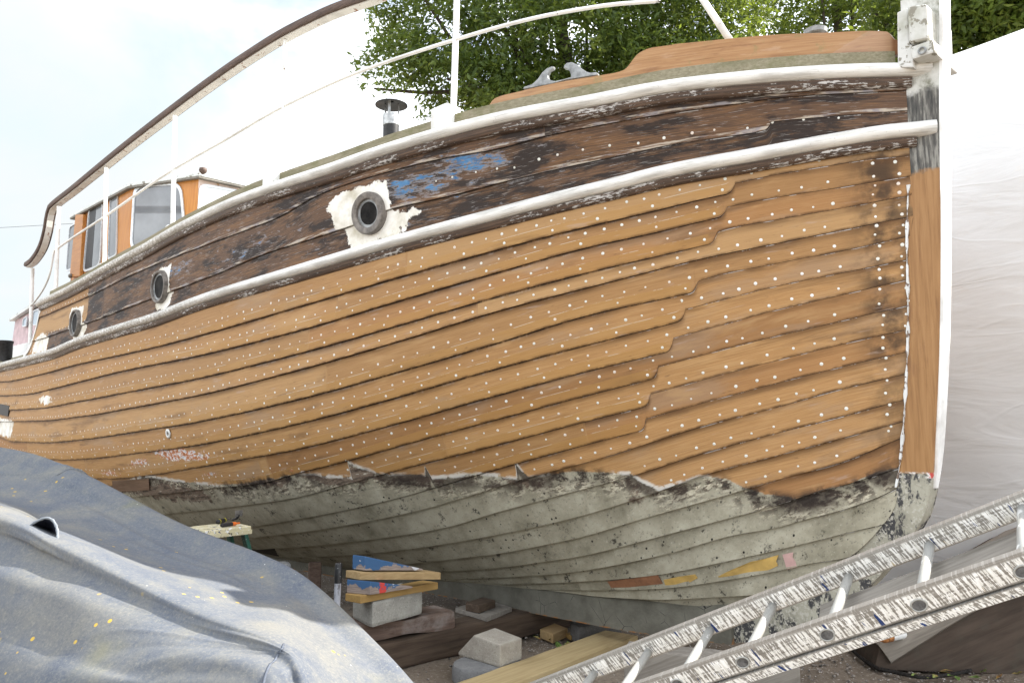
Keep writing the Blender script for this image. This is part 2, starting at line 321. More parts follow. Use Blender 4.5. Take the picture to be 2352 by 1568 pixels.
# ------------------------------------------------------------------ the boat
boat = thing('wooden_boat', 'big wooden motor boat with stripped brown planking and grey bottom, standing on blocks', 'boat', frm(3., 0, 0))
U1 = [(3620,362),(3115,392),(2900,423),(2700,450),(2453,491),(2210,538),(1967,600),(1784,631),(1534,692),(1304,768),(1100,876),(861,967),(608,1065),(344,1191),(212,1249)]
U2 = [(3626,442),(3293,468),(3090,486),(3082,490),(3075,506),(3058,520),(2950,540),(2700,576),(2453,628),(2200,682),(1753,794),(1569,835),(1427,896),(1212,967),(1100,1002),(861,1099),(620,1191),(344,1295),(198,1345)]
L = [
 [(3631,623),(3502,634),(3368,654),(3100,699),(2940,733),(2937,742),(2932,760),(2909,776),(2800,799),(2600,848),(2400,895),(1983,1002),(1600,1109),(1200,1227),(800,1343),(545,1407),(333,1453),(172,1496),(57,1522),(0,1527)],
 [(3631,705),(3368,748),(3100,790),(2910,827),(2903,834),(2898,852),(2874,870),(2800,887),(2600,935),(2400,978),(1983,1092),(1600,1203),(1200,1322),(800,1422),(516,1479),(230,1550),(115,1576),(0,1582)],
 [(3631,783),(3368,832),(3100,879),(2880,924),(2867,931),(2862,948),(2840,971),(2600,1031),(2400,1078),(1983,1188),(1600,1300),(1200,1413),(800,1512),(574,1556),(316,1605),(172,1631),(46,1639),(0,1640)],
 [(3631,868),(3368,920),(3100,974),(2800,1036),(2400,1137),(1983,1246),(1600,1363),(1200,1478),(800,1579),(574,1622),(344,1662),(172,1681),(57,1684),(0,1684)],
 [(3631,946),(3368,1003),(3100,1054),(2800,1122),(2790,1128),(2786,1147),(2767,1166),(2600,1205),(2400,1248),(1983,1372),(1600,1484),(1200,1594),(800,1684),(574,1720),(344,1754),(172,1767),(57,1763),(0,1743)],
 [(3631,1038),(3368,1090),(3100,1145),(2882,1200),(2742,1236),(2737,1252),(2726,1280),(2600,1314),(2400,1365),(1983,1473),(1600,1583),(1200,1690),(800,1775),(574,1806),(344,1832),(230,1835),(86,1824),(0,1783)],
 [(3631,1118),(3368,1178),(3100,1240),(2880,1300),(2694,1350),(2690,1368),(2677,1400),(2550,1434),(2400,1470),(1983,1579),(1600,1687),(1200,1790),(927,1840),(800,1863),(603,1895),(402,1909),(320,1903),(150,1880),(0,1830)],
 [(3636,1220),(3365,1282),(3100,1344),(2850,1408),(2634,1466),(2630,1482),(2610,1508),(2400,1565),(1983,1674),(1600,1778),(1390,1837),(1200,1885),(1049,1926),(834,1948),(600,1975),(300,1990),(0,1940)],
 [(3636,1315),(3365,1376),(3100,1442),(2846,1508),(2603,1575),(2598,1592),(2579,1620),(2400,1668),(1983,1775),(1600,1872),(1367,1935),(1208,1978),(927,2020),(801,2034),(600,2055)],
 [(3636,1404),(3365,1466),(3100,1532),(2846,1600),(2587,1672),(2583,1692),(2565,1720),(2400,1760),(2070,1847),(1700,1955),(1563,1992),(1302,2048),(1012,2099)],
 [(3636,1491),(3365,1554),(3100,1628),(2846,1692),(2400,1829),(2086,1911),(1869,1979),(1689,2030),(1344,2099),(1021,2141)],
 [(3624,1595),(3365,1664),(3100,1731),(2784,1818),(2509,1905),(2281,1964),(2000,2038),(1795,2098),(1477,2149),(1032,2189)],
 [(3620,1682),(3365,1751),(3100,1820),(2811,1896),(2652,1953),(2397,2035),(2223,2080),(2000,2126),(1742,2170),(1477,2202),(1127,2218)],
 [(3614,1746),(3365,1847),(3100,1917),(2970,1956),(2583,2064),(2329,2138),(2200,2165),(2000,2202),(1848,2220),(1572,2250)],
 [(3604,1868),(3400,1931),(3240,1973),(3195,1988),(2689,2125),(2318,2215),(2200,2232),(2000,2258),(1609,2279)],
 [(3590,1950),(3522,1983),(3372,2036),(3236,2070),(3100,2107),(2954,2130),(2689,2202),(2297,2276),(2000,2297),(1750,2305)],
 [(3528,2097),(3406,2124),(3236,2165),(3100,2196),(2900,2239),(2636,2289),(2300,2315),(2000,2324)],
 [(3457,2206),(3406,2223),(3236,2250),(3100,2279),(2900,2313),(2673,2342),(2450,2348),(2122,2345)],
 [(3200,2330),(3060,2366),(2848,2380),(2636,2387),(2371,2372)]]
STEPX = [2938,2905,2865,None,2788,2740,2692,2632,2600,2585,None,None,None,None,None,None,None,None,None]
def s_at_x(x, i):
    s, b, z = hull_hit([(x, np.interp(x, [p[0] for p in L[i]][::-1], [p[1] for p in L[i]][::-1]))]); return float(s[0])
sstep = [s_at_x(x, i) if x else None for i, x in enumerate(STEPX)]
sx, _, _ = hull_hit([(x, 1300) for x in range(3630, 0, -7)])
SC = np.unique(np.round(np.concatenate([[0,.008,.018,.028,.04,.055,.07,.085,.1,.125,.15], sx[np.isfinite(sx)], np.arange(.15, 3, .03), *[np.linspace(q-.004, q+.058, 11) for q in sstep if q], np.arange(11.5, 14.01, .25)]), 4))
SC = SC[np.concatenate([[True], np.diff(SC) > .004])]; SC = SC[SC <= 14]
NS = len(SC)
def line_z(pts):
    s, b, z = hull_hit(pts); k = np.isfinite(s); s, z = s[k], z[k]; o = np.argsort(s)
    return pchip(s, z, False), s[o]
zs = []; s_end = []
ztop = np.minimum(tab('ZU', SC)+.02, np.interp(SC, [0, 9.55, 9.72, 9.9, 10.1, 10.35, 14], [9, 9, 2.93, 2.70, 2.52, 2.40, 2.40])+.0)
ztop = np.maximum(ztop, tab('ZL', SC)+.02); zr = tab('ZR', SC); zlr = tab('ZL', SC)
for k, pts in enumerate([U1, U2]):
    f, s = line_z(pts); z = f(np.clip(SC, s[0]-.3, s[-1]+.15)); zs.append(np.clip(z, zlr-.0, ztop)); s_end.append(s[-1])
SEAM = []
for k, pts in enumerate(L):
    f, s = line_z(pts); z = f(np.clip(SC, s[0]-.5, s[-1])); sm = z.copy()
    if STEPX[k]:
        ss = sstep[k]; fa, s1 = line_z([p for p in pts if p[0] >= STEPX[k]]); fb, s2 = line_z([p for p in pts if p[0] < STEPX[k]-25])
        za = fa(np.clip(SC, s1[0]-.5, s1[-1]+.4)); zb_ = fb(np.clip(SC, s2[0]-.5, s2[-1])); q = np.clip((SC-ss)/.055, 0, 1)
        z = np.where(SC <= ss, za, np.where(SC > ss+.055, zb_, za+(zb_-za)*(1-(1-q)**2.6)**.62))
        w_ = np.clip((SC-ss)/.9, 0, 1); w_ = w_*w_*(3-2*w_); sm = np.where(SC <= ss, za, np.where(SC < ss+.9, (1-w_)*(za if False else fa(np.minimum(SC, s1[-1]))+(SC-np.minimum(SC, s1[-1]))*(fb(ss+.4)-fb(ss+.1))/.3)+w_*(zb_+.055), zb_+.055))
    SEAM.append(sm); zs.append(z); s_end.append(s[-1])
i7 = 2+7
for i in range(2, len(zs)):
    if i > i7:
        j = int(np.searchsorted(SC, s_end[i])); j = min(max(j, 1), NS-1); fr = (zs[i][j]-zr[j])/(zs[i7][j]-zr[j])
        blend = np.clip((SC-s_end[i])/.4, 0, 1); blend = np.where(SC < s_end[i], 0, 1)
        zs[i] = np.where(blend > 0, zr+(zs[i7]-zr)*fr, zs[i])
    if i > 2: zs[i] = np.minimum(zs[i], zs[i-1]-.004)
zs.append(zr.copy())
LINES = [ztop]+[np.maximum(z, zr) for z in zs]
TOPS = [ztop, LINES[1], LINES[2]]+[np.maximum(np.maximum(q, z), zr) for q, z in zip(SEAM, LINES[3:])]
# boundary of the grey bottom paint
BP = [(0,1850),(300,1935),(430,1945),(600,1900),(760,1925),(900,1935),(1049,1915),(1200,1890),(1385,1830),(1400,1850),(1415,1905),(1560,1893),(1700,1855),(1705,1895),(1730,1905),(1900,1890),(2060,1845),(2075,1905),(2120,1905),(2300,1880),(2520,1890),(2580,1925),(2640,1950),(2800,1900),(2900,1915),(3000,1955),(3190,1990),(3240,1975),(3400,1935),(3500,1890),(3600,1868)]
bs, bb, bz = hull_hit(BP); k = np.isfinite(bs); bs, bz = bs[k], bz[k]; o = np.argsort(bs); bs, bz = bs[o], bz[o]
def poly_sz(pts): s, b, z = hull_hit(pts); return np.stack([s, z], -1)
def c4(*a): return [(1100+x/1.96, 600+y/1.96) for x, y in a]
def cq(*a): return [(x/1.7418, 600+y/1.7418) for x, y in a]
PRIM = [c4((390,410),(450,380),(640,290),(860,235),(910,260),(900,330),(890,440),(1000,470),(1170,445),(1130,510),(1040,540),(1035,645),(850,700),(610,790),(555,640),(470,610),(440,500),(390,430)),
        cq((1065,850),(1200,795),(1185,900),(1200,990),(1220,1000),(1170,1100),(1100,1120),(1065,1000)), cq((500,1105),(590,1080),(575,1195),(605,1215),(600,1300),(520,1320),(485,1240),(490,1130)), cq((340,1295),(335,1400),(200,1425),(250,1330),(300,1270))]
PRIM += [[(2,1670),(58,1680),(50,1752),(2,1736)], [(160,1590),(195,1578),(222,1600),(200,1618),(165,1610)]]
PRIM = [poly_sz(p) for p in PRIM]
def sdist(s, z, poly):
    d = np.full(s.shape, 9.); ins = np.zeros(s.shape, bool); n = len(poly)
    for i in range(n):
        a, b = poly[i], poly[(i+1) % n]; e = b-a; t = np.clip(((s-a[0])*e[0]+(z-a[1])*e[1])/(e@e+1e-9), 0, 1)
        d = np.minimum(d, np.hypot(s-a[0]-t*e[0], z-a[1]-t*e[1]))
        c = ((a[1] > z) != (b[1] > z)) & (s < (b[0]-a[0])*(z-a[1])/(b[1]-a[1]+1e-12)+a[0]); ins ^= c
    return np.where(ins, d, -d)
def blob(s, z, px, rs, rz, amp):
    a, b, c = hull_hit([px]); return amp*np.exp(-((s-a[0])/rs)**2-((z-c[0])/rz)**2)
V = []; FA = []; ATT = {k: [] for k in ('u', 'v', 'topd', 'lapd', 'strake', 'tone', 'hs', 'hz', 'lapw', 'sw')}
RNG = np.random.default_rng(11); nstr = len(LINES)-1
VR = np.array([0, .1, .25, .45, .65, .8, .9, .97, 1.])
LAPD = []
for i in range(nstr):
    zt, zb, zl_ = TOPS[i], LINES[i+1], LINES[i]; zm = np.clip(TOPS[i+1] if i+1 < len(TOPS) else zb, zb, zt); m = i-2   # lap line index at this strake's lower edge
    if i < 2: d = np.where(SC > 2.0, .016, .005) if i == 1 else np.full(NS, .011)
    elif m < len(sstep) and sstep[m]: d = np.where(SC > sstep[m]+.01, np.interp(SC-sstep[m], [0, .9], [.009, .018]), .003)+np.clip((SC-sstep[m]-.9)*.003, 0, .004)
    elif i == nstr-1: d = np.zeros(NS)
    else: d = np.interp(SC, [.15, .6, 1.4, 2.2], [.003, .006, .014, .021]) if m < 12 else np.interp(SC, [.1, .45, 1.], [.003, .018, .024])
    LAPD.append(d)
    base = len(V)//3 if False else sum(len(q) for q in V)
    ZV = [zt+(zm-zt)*q for q in (0, .15, .4, .7, 1.)]+[zm+(zb-zm)*q for q in (.5, .96, 1.)]
    fr_ = [np.clip((zt-z)/np.maximum(zt-zb, 1e-4), 0, 1) for z in ZV]
    for z, vv in zip(ZV, fr_):
        n = hull_n(SC, np.maximum(z, zr+.002)); b = hull_b(SC, z)
        V.append(frm(SC, b, z)+n*(d*np.minimum(vv/.97, 1))[:, None])
    V.append(frm(SC, hull_b(SC, zb), zb)-hull_n(SC, np.maximum(zb, zr+.002))*.003)
    b0, b1 = hull_b(SC, zt), hull_b(SC, zb); w = np.hypot(zt-zb, b1-b0)
    ul = np.concatenate([[0], np.cumsum(np.hypot(np.diff(SC), np.diff(tab('BL', SC))))])
    tone = RNG.uniform(0, .9)**2; rid = RNG.uniform(0, 10)
    cut = sorted(RNG.uniform(1.5, 11, 2)); tn = np.where(SC < cut[0], tone, np.where(SC < cut[1], RNG.uniform(0, .8)**2, RNG.uniform(0, .8)**2))
    rd = np.where(SC < cut[0], rid, np.where(SC < cut[1], rid+3.7, rid+7.1))
    for vv in fr_+[np.ones(NS)]:
        hid = w*(zt-zl_)/np.maximum(zt-zb, 1e-3)
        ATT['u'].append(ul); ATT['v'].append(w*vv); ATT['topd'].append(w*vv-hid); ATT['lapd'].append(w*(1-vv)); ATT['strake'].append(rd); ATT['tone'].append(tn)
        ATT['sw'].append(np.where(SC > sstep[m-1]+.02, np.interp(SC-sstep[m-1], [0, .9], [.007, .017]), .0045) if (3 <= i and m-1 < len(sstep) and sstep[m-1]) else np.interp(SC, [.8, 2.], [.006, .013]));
        ATT['hs'].append(SC); ATT['hz'].append(zt+(zb-zt)*vv)
        ATT['lapw'].append(np.clip((SC-sstep[m]-.02)*40, 0, 1)*(SC < 11) if (2 <= i and m < len(sstep) and sstep[m]) else np.zeros(NS))
    nr = len(ZV)+1; wid = zt-zb
    for r in range(nr-1):
        for j in range(NS-1):
            if wid[j] < .0015 and wid[j+1] < .0015: continue
            p = base+r*NS+j; FA.append((p, p+1, p+NS+1, p+NS))
V = np.concatenate(V); AT = {k: np.concatenate(v) for k, v in ATT.items()}
# the far side, plainer
SF = SC[::6]; nf = len(SF); base = len(V); rows = 9; FV = []
for r in range(rows+1):
    t = r/rows; zt = np.interp(SF, SC, ztop); zb = np.interp(SF, SC, zr); z = zt+(zb-zt)*t; FV.append(frm(SF, -hull_b(SF, z), z))
FV = np.concatenate(FV); V = np.concatenate([V, FV])
for r in range(rows):
    for j in range(nf-1): p = base+r*nf+j; FA.append((p, p+nf, p+nf+1, p+1))
for k in AT: AT[k] = np.concatenate([AT[k], np.tile(SF, rows+1) if k in ('hs', 'u') else (FV[:, 2] if k in ('hz', 'v') else np.full(len(FV), .05 if k in ('topd', 'lapd') else .01 if k == 'sw' else 0.))])
# transom
zt = np.linspace(2.4, .1, 8); tv = [frm(14., hull_b(np.full(8, 14.), zt), zt), frm(14., -hull_b(np.full(8, 14.), zt), zt)]; base = len(V); V = np.concatenate([V]+tv)
for j in range(7): FA.append((base+j, base+j+1, base+8+j+1, base+8+j))
for k in AT: AT[k] = np.concatenate([AT[k], np.tile(zt if k == 'hz' else np.full(8, 14. if k == 'hs' else .05), 2)])
S, Z = AT['hs'], AT['hz']
AT['bd'] = Z-np.interp(S, bs, bz); AT['ud'] = Z-tab('ZL', S)
AT['dark'] = np.where(Z > tab('ZL', S)-.02, np.clip((8.9-S-np.where(AT['topd'] > 0, 0, 0))/.5, 0, 1), np.clip((6.2-S)/2.5, .1, .8))
k2 = (S > 7.9) & (Z > np.interp(S, SC, LINES[2])+.0); AT['dark'] = np.where(k2, 0, np.where((S > 7.9) & (Z > tab('ZL', S)-.02), .8*(S < 9.3), AT['dark']))
AT['prim'] = np.max([sdist(S, Z, p) for p in PRIM], 0)
AT['blue'] = np.max([blob(S, Z, c, a, b, e) for c, a, b, e in [((1640,745),.6,.11,.70),((1880,650),.4,.12,.72),((1900,690),.2,.1,.45),((2150,735),.5,.04,.35),((720,1075),.45,.13,.6),((960,1010),.9,.1,.5),((1260,985),.4,.06,.46),((2350,700),.6,.05,.36),((1120,930),.7,.08,.46),((560,1190),.4,.05,.46),((2050,600),.5,.03,.33),((640,1150),.3,.1,.45),((1480,700),.5,.03,.35),((2900,520),1.,.05,.16),((1300,800),.6,.05,.3),((3150,480),.5,.03,.3)]], 0)
AT['blue'] = np.maximum(AT['blue'], np.where((Z > tab('ZL', S)) & (S > .3) & (S < 8.2), .27+.07*np.sin(S*2.3+Z*5), 0))
AT['resid'] = np.max([blob(S, Z, c, a, b, e) for c, a, b, e in [((720,1815),.75,.075,.62),((560,1850),.4,.07,.5),((830,1890),.5,.05,.45),((450,1890),.5,.04,.5),((1250,1880),.6,.025,.4)]], 0)
AT['worn'] = np.max([blob(S, Z, c, a, b, e) for c, a, b, e in [((640,1960),1.5,.12,.75),((1000,1905),.9,.10,.75),((1330,1890),.6,.10,.8),((450,1930),1.2,.12,.7),((1650,1905),.35,.06,.6),((2550,1990),.12,.10,.55),((2130,1930),.3,.06,.55),((2600,2150),.08,.05,.4)]], 0)
AT['stain'] = np.clip(np.exp(-((S-.15)/.11)**2)*1.0+np.exp(-S/.08)*.5, 0, 1)*(Z < tab('ZL', S))*np.where(Z > 1.9, 1, .55)
me_h = obj('hull', V, FA, None, boat)
me = me_h.data
assert len(me.vertices) == len(V)
me.polygons.foreach_set('use_smooth', [True]*len(me.polygons)); me.set_sharp_from_angle(angle=radians(28))
uvl = me.uv_layers.new(name='UVMap'); li = np.zeros(len(me.loops), np.int32); me.loops.foreach_get('vertex_index', li)
uvl.data.foreach_set('uv', np.stack([AT['u'][li], AT['v'][li]], -1).astype(np.float32).ravel())
for k in ('topd', 'lapd', 'strake', 'tone', 'hs', 'hz', 'lapw', 'sw', 'bd', 'ud', 'dark', 'prim', 'blue', 'resid', 'stain', 'worn'):
    me.attributes.new(k, 'FLOAT', 'POINT').data.foreach_set('value', AT[k].astype(np.float32))
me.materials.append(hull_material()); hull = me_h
# ---- rivets
def sfun(i, s): return np.interp(s, SC, LINES[i+3])   # lap line i (0 = first below the lower rail)
RV = []
rr = random.Random(5)
for i in range(0, 14):
    s = .34+rr.random()*.1
    while s < 12.2:
        ss = sstep[i] if sstep[i] else (99 if i in (3, 10, 11, 12, 13) else 2.)
        z0 = float(sfun(i, s)); off = .036 if s < ss else .084
        RV.append((s, z0+off+rr.uniform(-.005, .005), 1.)); s += (.105 if s < 2.2 else .115)*rr.uniform(.75, 1.25)
    if sstep[i]:
        s = sstep[i]+.06
        while s < 11: RV.append((s, float(sfun(i, s))+.027+rr.uniform(-.003, .003), 1.)); s += rr.uniform(.26, .42)
for i in range(-1, 13):
    zt, zb = float(np.interp(.1, SC, LINES[i+3])), float(sfun(i+1, .1))
    for f in (.27, .75):
        for s in (.055, .165): RV.append((s+rr.uniform(-.01, .01), zt+(zb-zt)*f+rr.uniform(-.008, .008), 1.05))
for s in np.arange(.3, 2.6, .14): RV.append((s+rr.uniform(-.02, .02), float(np.interp(s, SC, LINES[1]))-.13+rr.uniform(-.01, .01), .9)); RV.append((s+.03, float(np.interp(s, SC, LINES[2]))-.15*(tab('ZL', s)*0+1)+.02, .9))
for s in np.arange(7.9, 9.6, .11): RV.append((s, float(np.interp(s, SC, LINES[1]))+.03, .9)); RV.append((s+.04, float(np.interp(s, SC, LINES[2]))+.035, .9))
RV = np.array(RV); k = (RV[:, 1] > np.interp(RV[:, 0], bs, bz)+.025) & (np.abs(RV[:, 1]-tab('ZL', RV[:, 0])) > .085) & (RV[:, 1] > tab('ZR', RV[:, 0])+.03); RV = RV[k]
ri = np.zeros(len(RV)); 
def disp(s, z):
    """how far the plank stands proud of the fair surface at (s, z)"""
    out = np.zeros(len(s))
    for i in range(nstr):
        zt, zb = np.interp(s, SC, TOPS[i]), np.interp(s, SC, LINES[i+1]); kk = (z <= np.interp(s, SC, LINES[i])) & (z > zb)
        out = np.where(kk, np.interp(s, SC, LAPD[i])*np.clip((zt-z)/np.maximum(zt-zb, 1e-3)/.97, 0, 1), out)
    return out
rn = hull_n(RV[:, 0], RV[:, 1]); rp = frm(RV[:, 0], hull_b(RV[:, 0], RV[:, 1]), RV[:, 1])+rn*(disp(RV[:, 0], RV[:, 1])-.0012)[:, None]
g = G('rivet_filler', .6, .3); M['rivet'] = g.col(g.mix(g.st(g.noise(g.n('ShaderNodeObjectInfo').outputs['Location'], 3., 3), .42, .6), g.ramp(g.noise(g.pos(), 240., 3), [(.3, (.50, .50, .42)), (.6, (.70, .70, .65))]), g.ramp(g.noise(g.pos(), 3., 2), [(.35, (.55, .55, .47)), (.5, (.76, .77, .75)), (.62, (.66, .44, .33))])))
def disc(r, seg=10): a = np.arange(seg)*2*pi/seg; return a
def rivet_geo(p, n, r, seg=10):
    u = np.cross(n, Z3); u /= np.linalg.norm(u); w = np.cross(n, u); a = np.arange(seg)*2*pi/seg; ring = np.cos(a)[:, None]*u+np.sin(a)[:, None]*w
    v = [p+ring*r-n*.004, p+ring*r+n*.0014, p+ring*r*.6+n*.0022]
    f = []
    for q in range(2): f += [(q*seg+j, q*seg+(j+1) % seg, (q+1)*seg+(j+1) % seg, (q+1)*seg+j) for j in range(seg)]
    return np.concatenate(v), f+[tuple(2*seg+j for j in range(seg))]
dist = np.linalg.norm(rp-C0, axis=1); px_, py_ = project(rp); vis = (px_ > 0) & (px_ < 2352) & (py_ > 0) & (py_ < 1568)
order = np.argsort(np.where(vis, dist, 99)); near, rest = order[:100], order[100:]
uv_, uf_ = rivet_geo(np.zeros(3), Z3*0+np.array([0, 0, 1.0]) if False else np.array([1.0, 0, 0]), .0087, 12)
rme = bpy.data.meshes.new('rivet'); rme.from_pydata(uv_.tolist(), [], uf_); rme.materials.append(M['rivet']); rme.polygons.foreach_set('use_smooth', [True]*len(rme.polygons))
for j in near:
    o = bpy.data.objects.new('rivet', rme); COL.objects.link(o); o.parent = hull; n = Vector(rn[j]); q = n.to_track_quat('X', 'Z'); o.location = tuple(rp[j]-WL[hull]); o.rotation_mode = 'QUATERNION'; o.rotation_quaternion = q; sc_ = R.uniform(.74, 1.18); o.scale = (1, sc_, sc_)
mb = MB()
for j in rest: v, f = rivet_geo(rp[j], rn[j], .0087*R.uniform(.7, 1.2), 8); mb.add(v, f)
o = mb.build('rivet', M['rivet'], hull, smooth=True); o['kind'] = 'stuff'
# ---- patches on the bottom planking
def patch(name, pts, mat, off=.02, th=.004, label=None, conv=None):
    pts = np.array(pts, float); n = len(pts); q = []
    for i in range(n):
        for t in (0, .33, .66): q.append(pts[i]*(1-t)+pts[(i+1) % n]*t)
    s, b, z = hull_hit(q); nn = hull_n(s, z); p = frm(s, b, z); m = MB(); k = len(q)
    m.add(np.concatenate([p+nn*off, p+nn*(off-th)]), [tuple(range(k))]+[(i, (i+1) % k, k+(i+1) % k, k+i) for i in range(k)])
    return m.build(name, mat, hull, label=label)
def cl(*a): return [(2000+x/1.8867, 1900+y/1.8867) for x, y in a]
M['copper'] = plain('copper_patch', (.33, .16, .09), .45, .2, .2, 14.); M['filler'] = plain('yellow_filler', (.52, .34, .10), .7, 0, .18, 8.); M['pinkf'] = plain('pink_filler', (.55, .35, .32), .7, 0, .1, 8.)
patch('patch', cl((820,785),(1200,738),(1238,803),(855,840)), M['copper'], label='flat copper coloured patch on the grey bottom')
patch('patch', cl((1245,775),(1360,752),(1480,735),(1500,762),(1440,795),(1410,822),(1265,836)), M['filler'], label='small yellow filler patch on the grey bottom')
patch('patch', cl((1650,752),(1760,700),(1900,642),(2000,622),(2110,592),(2090,640),(2105,672),(2040,702),(1900,740),(1710,778)), M['filler'], label='long yellow filler patch on the grey bottom')
patch('patch', cl((2140,590),(2220,572),(2215,610),(2235,640),(2250,680),(2172,700)), M['pinkf'], label='pink filler patch on the grey bottom')
M['patchwood'] = woodmat('patch_wood', (.13, .08, .05), (.22, .14, .09), (.08, .05, .03), A3, 30.)
patch('patch', [(457,1918),(604,1908),(606,1952),(460,1960)], M['patchwood'], off=.026, th=.006, label='brown wooden board let into the bottom aft')
patch('drain_opening', [(2,1614),(45,1622),(40,1664),(2,1656)], M['black'], off=.026, th=.01, label='dark barred opening in the planking aft')
s, b, z = hull_hit([(681,1732)]); q = frm(s, b, z)[0]; nq = hull_n(s, z)[0]; MB().lathe(q+nq*.016, nq, [(.016,.0),(.042,.0),(.042,.008),(.030,.012),(.018,.008)], 18, caps=False).build('through_hull_fitting', M['white'], hull, smooth=True)
# ---- stem, facing, keel
def prof_sz(px, b): q = np.array(px, float)*K; s, bb, z = solve(q[:, 0], q[:, 1], lambda s, bq, z: bq-b+0*s); return np.stack([s, z], -1)
front = [(-.197,3.80),(-.195,3.74),(-.167,3.20),(-.145,2.67),(-.108,2.03),(-.062,1.52),(-.022,1.2),(.028,1.04),(.093,.945),(.25,.74),(.50,.50),(.85,.31),(1.13,.238)]
back = [(1.45,.43),(1.05,.50),(.75,.64),(.403,.863),(.235,1.03),(.16,1.15),(.124,1.34),(.08,1.68),(.045,2.13),(.035,2.46),(.012,2.8),(.006,3.3),(.006,3.80)]
fz = resample(front, 60); bz2 = resample(back[::-1], 60)
tr = np.linspace(0, 1, 60); rg = []
for t, f_, b_ in zip(tr, fz, bz2):
    hw = .072
    rg.append([frm(f_[0]+.012, .060, f_[1]), frm((f_[0]+b_[0])/2, .07, (f_[1]+b_[1])/2), frm(b_[0], hw+.008, b_[1]), frm(b_[0], -hw-.008, b_[1]), frm((f_[0]+b_[0])/2, -.07, (f_[1]+b_[1])/2), frm(f_[0]+.012, -.058, f_[1])])
def stem_mat():
    g = G('stem_wood', .55, .35); p = g.pos(); gr = g.noise(g.map(p, (26, 26, 1.3)), 2.2, 8, .62, .4); bg = g.noise(g.map(p, (5, 5, 1.2)), 2., 6, .6); z = g.sep(p)[2]; ed = g.noise(p, 9., 8, .68); fi = g.noise(p, 60., 5, .6)
    c = g.ramp(gr, [(.28, (.20, .095, .033)), (.5, (.29, .15, .055)), (.75, (.37, .205, .085))]); c = g.mix(g.mul(g.st(bg, .56, .7), .6), c, (.12, .05, .025))
    c = g.mix(g.st(g.ma('ADD', z, g.mul(g.ma('SUBTRACT', ed, .5), .12)), 2.83, 2.86), c, g.ramp(g.noise(g.map(p, (20, 20, 2)), 3., 7, .65), [(.35, (.03, .03, .028)), (.5, (.09, .085, .075)), (.62, (.26, .25, .22)), (.75, (.07, .08, .08))]))
    c = g.mix(g.st(g.ma('ADD', z, g.mul(g.ma('SUBTRACT', ed, .5), .1)), 3.26, 3.30), c, g.ramp(ed, [(.38, (.20, .20, .15)), (.5, (.48, .48, .44)), (.7, (.62, .62, .59))]))
    bot = g.ramp(g.noise(p, 5., 8, .7), [(.3, (.19, .18, .14)), (.7, (.40, .385, .31))]); bot = g.mix(g.mul(g.st(g.noise(g.map(p, (1, 1, .45)), 7., 7, .7), .50, .54), .93), bot, (.022, .022, .028)); bot = g.mix(g.mul(g.st(fi, .5, .6), g.st(ed, .44, .5)), bot, (.42, .40, .34))
    bm = g.st(g.ma('ADD', z, g.mul(g.ma('SUBTRACT', ed, .5), .12)), 1.272, 1.262); c = g.mix(bm, c, bot)
    rim = g.mul(g.st(z, 1.248, 1.256), g.st(z, 1.285, 1.275), g.st(ed, .44, .5)); c = g.mix(rim, c, g.mix(g.st(ed, .52, .55), (.66, .65, .62), (.45, .05, .04)))
    g.bump(g.ma('ADD', gr, g.mul(fi, bm)), .35, .006); return g.col(c)
M['stem'] = stem_mat()
MB().rings(rg).build('stem', M['stem'], boat, auto=40)
M['facing'] = painted('stem_facing_paint', (.82, .82, .80), (.40, .42, .38), .67, 12., .4)
fr = [p for p in front if p[1] > 1.1]; fr = resample(fr, 40); rg = []
for s0, z0 in fr:
    hw = np.interp(z0, [1.1, 1.22, 1.4, 2., 3.8], [.006, .026, .046, .058, .064]); th_ = .016 if z0 > 1.3 else .006+.010*max(0, z0-1.1)/.2
    rg.append([frm(s0+.012-th_, hw*.93, z0), frm(s0+.014, hw, z0), frm(s0+.014, -hw, z0), frm(s0+.012-th_, -hw*.93, z0)])
MB().rings(rg).build('stem_facing', M['facing'], boat)
# paint and caulk line down the rabbet
rg = []
for s0, z0 in resample([(.012,2.78),(.035,2.46),(.045,2.13),(.08,1.68),(.124,1.33),(.15,1.2)], 60):
    w = .0045*(1+.7*sin(z0*23)+.5*sin(z0*57)); b0 = .086; rg.append([frm(s0+w, b0-.012, z0), frm(s0+w, b0+.004, z0), frm(s0-w, b0+.004, z0), frm(s0-w, b0-.012, z0)])
MB().rings(rg).build('caulk_line', painted('caulk', (.66, .67, .66), (.16, .11, .08), .53, 26.), boat)
kz = [(1.13,.236),(1.94,.184),(3.09,.165),(8,.06),(14.,.02)]
kb = resample(kz, 40); rg = []
for s0, z0 in kb: zt = float(tab('ZR', s0))+.03; rg.append([frm(s0, .092, z0), frm(s0, .092, z0+.03), frm(s0, .09, zt), frm(s0, -.09, zt), frm(s0, -.092, z0+.03), frm(s0, -.092, z0)])
g = G('keel_paint', .85, .2); p = g.pos(); n = g.noise(p, 4., 8, .65); c = g.ramp(n, [(.3, (.075, .071, .056)), (.7, (.175, .167, .135))]); c = g.mix(g.mul(g.st(g.voro(p, 7., 'DISTANCE_TO_EDGE'), .012, .004), g.st(n, .5, .58)), c, (.02, .02, .018))
c = g.mix(g.mul(g.st(g.at('kb'), .62, .98), g.st(g.noise(p, 14., 6), .44, .58)), c, (.32, .13, .03)); g.bump(g.ma('ADD', n, g.noise(p, 60., 4)), .4, .008); M['keel'] = g.col(c)
o = MB().rings(rg).build('keel', M['keel'], boat); o.data.attributes.new('kb', 'FLOAT', 'POINT').data.foreach_set('value', np.tile([1., 0, 0, 0, 0, 1.], len(rg)).astype(np.float32))
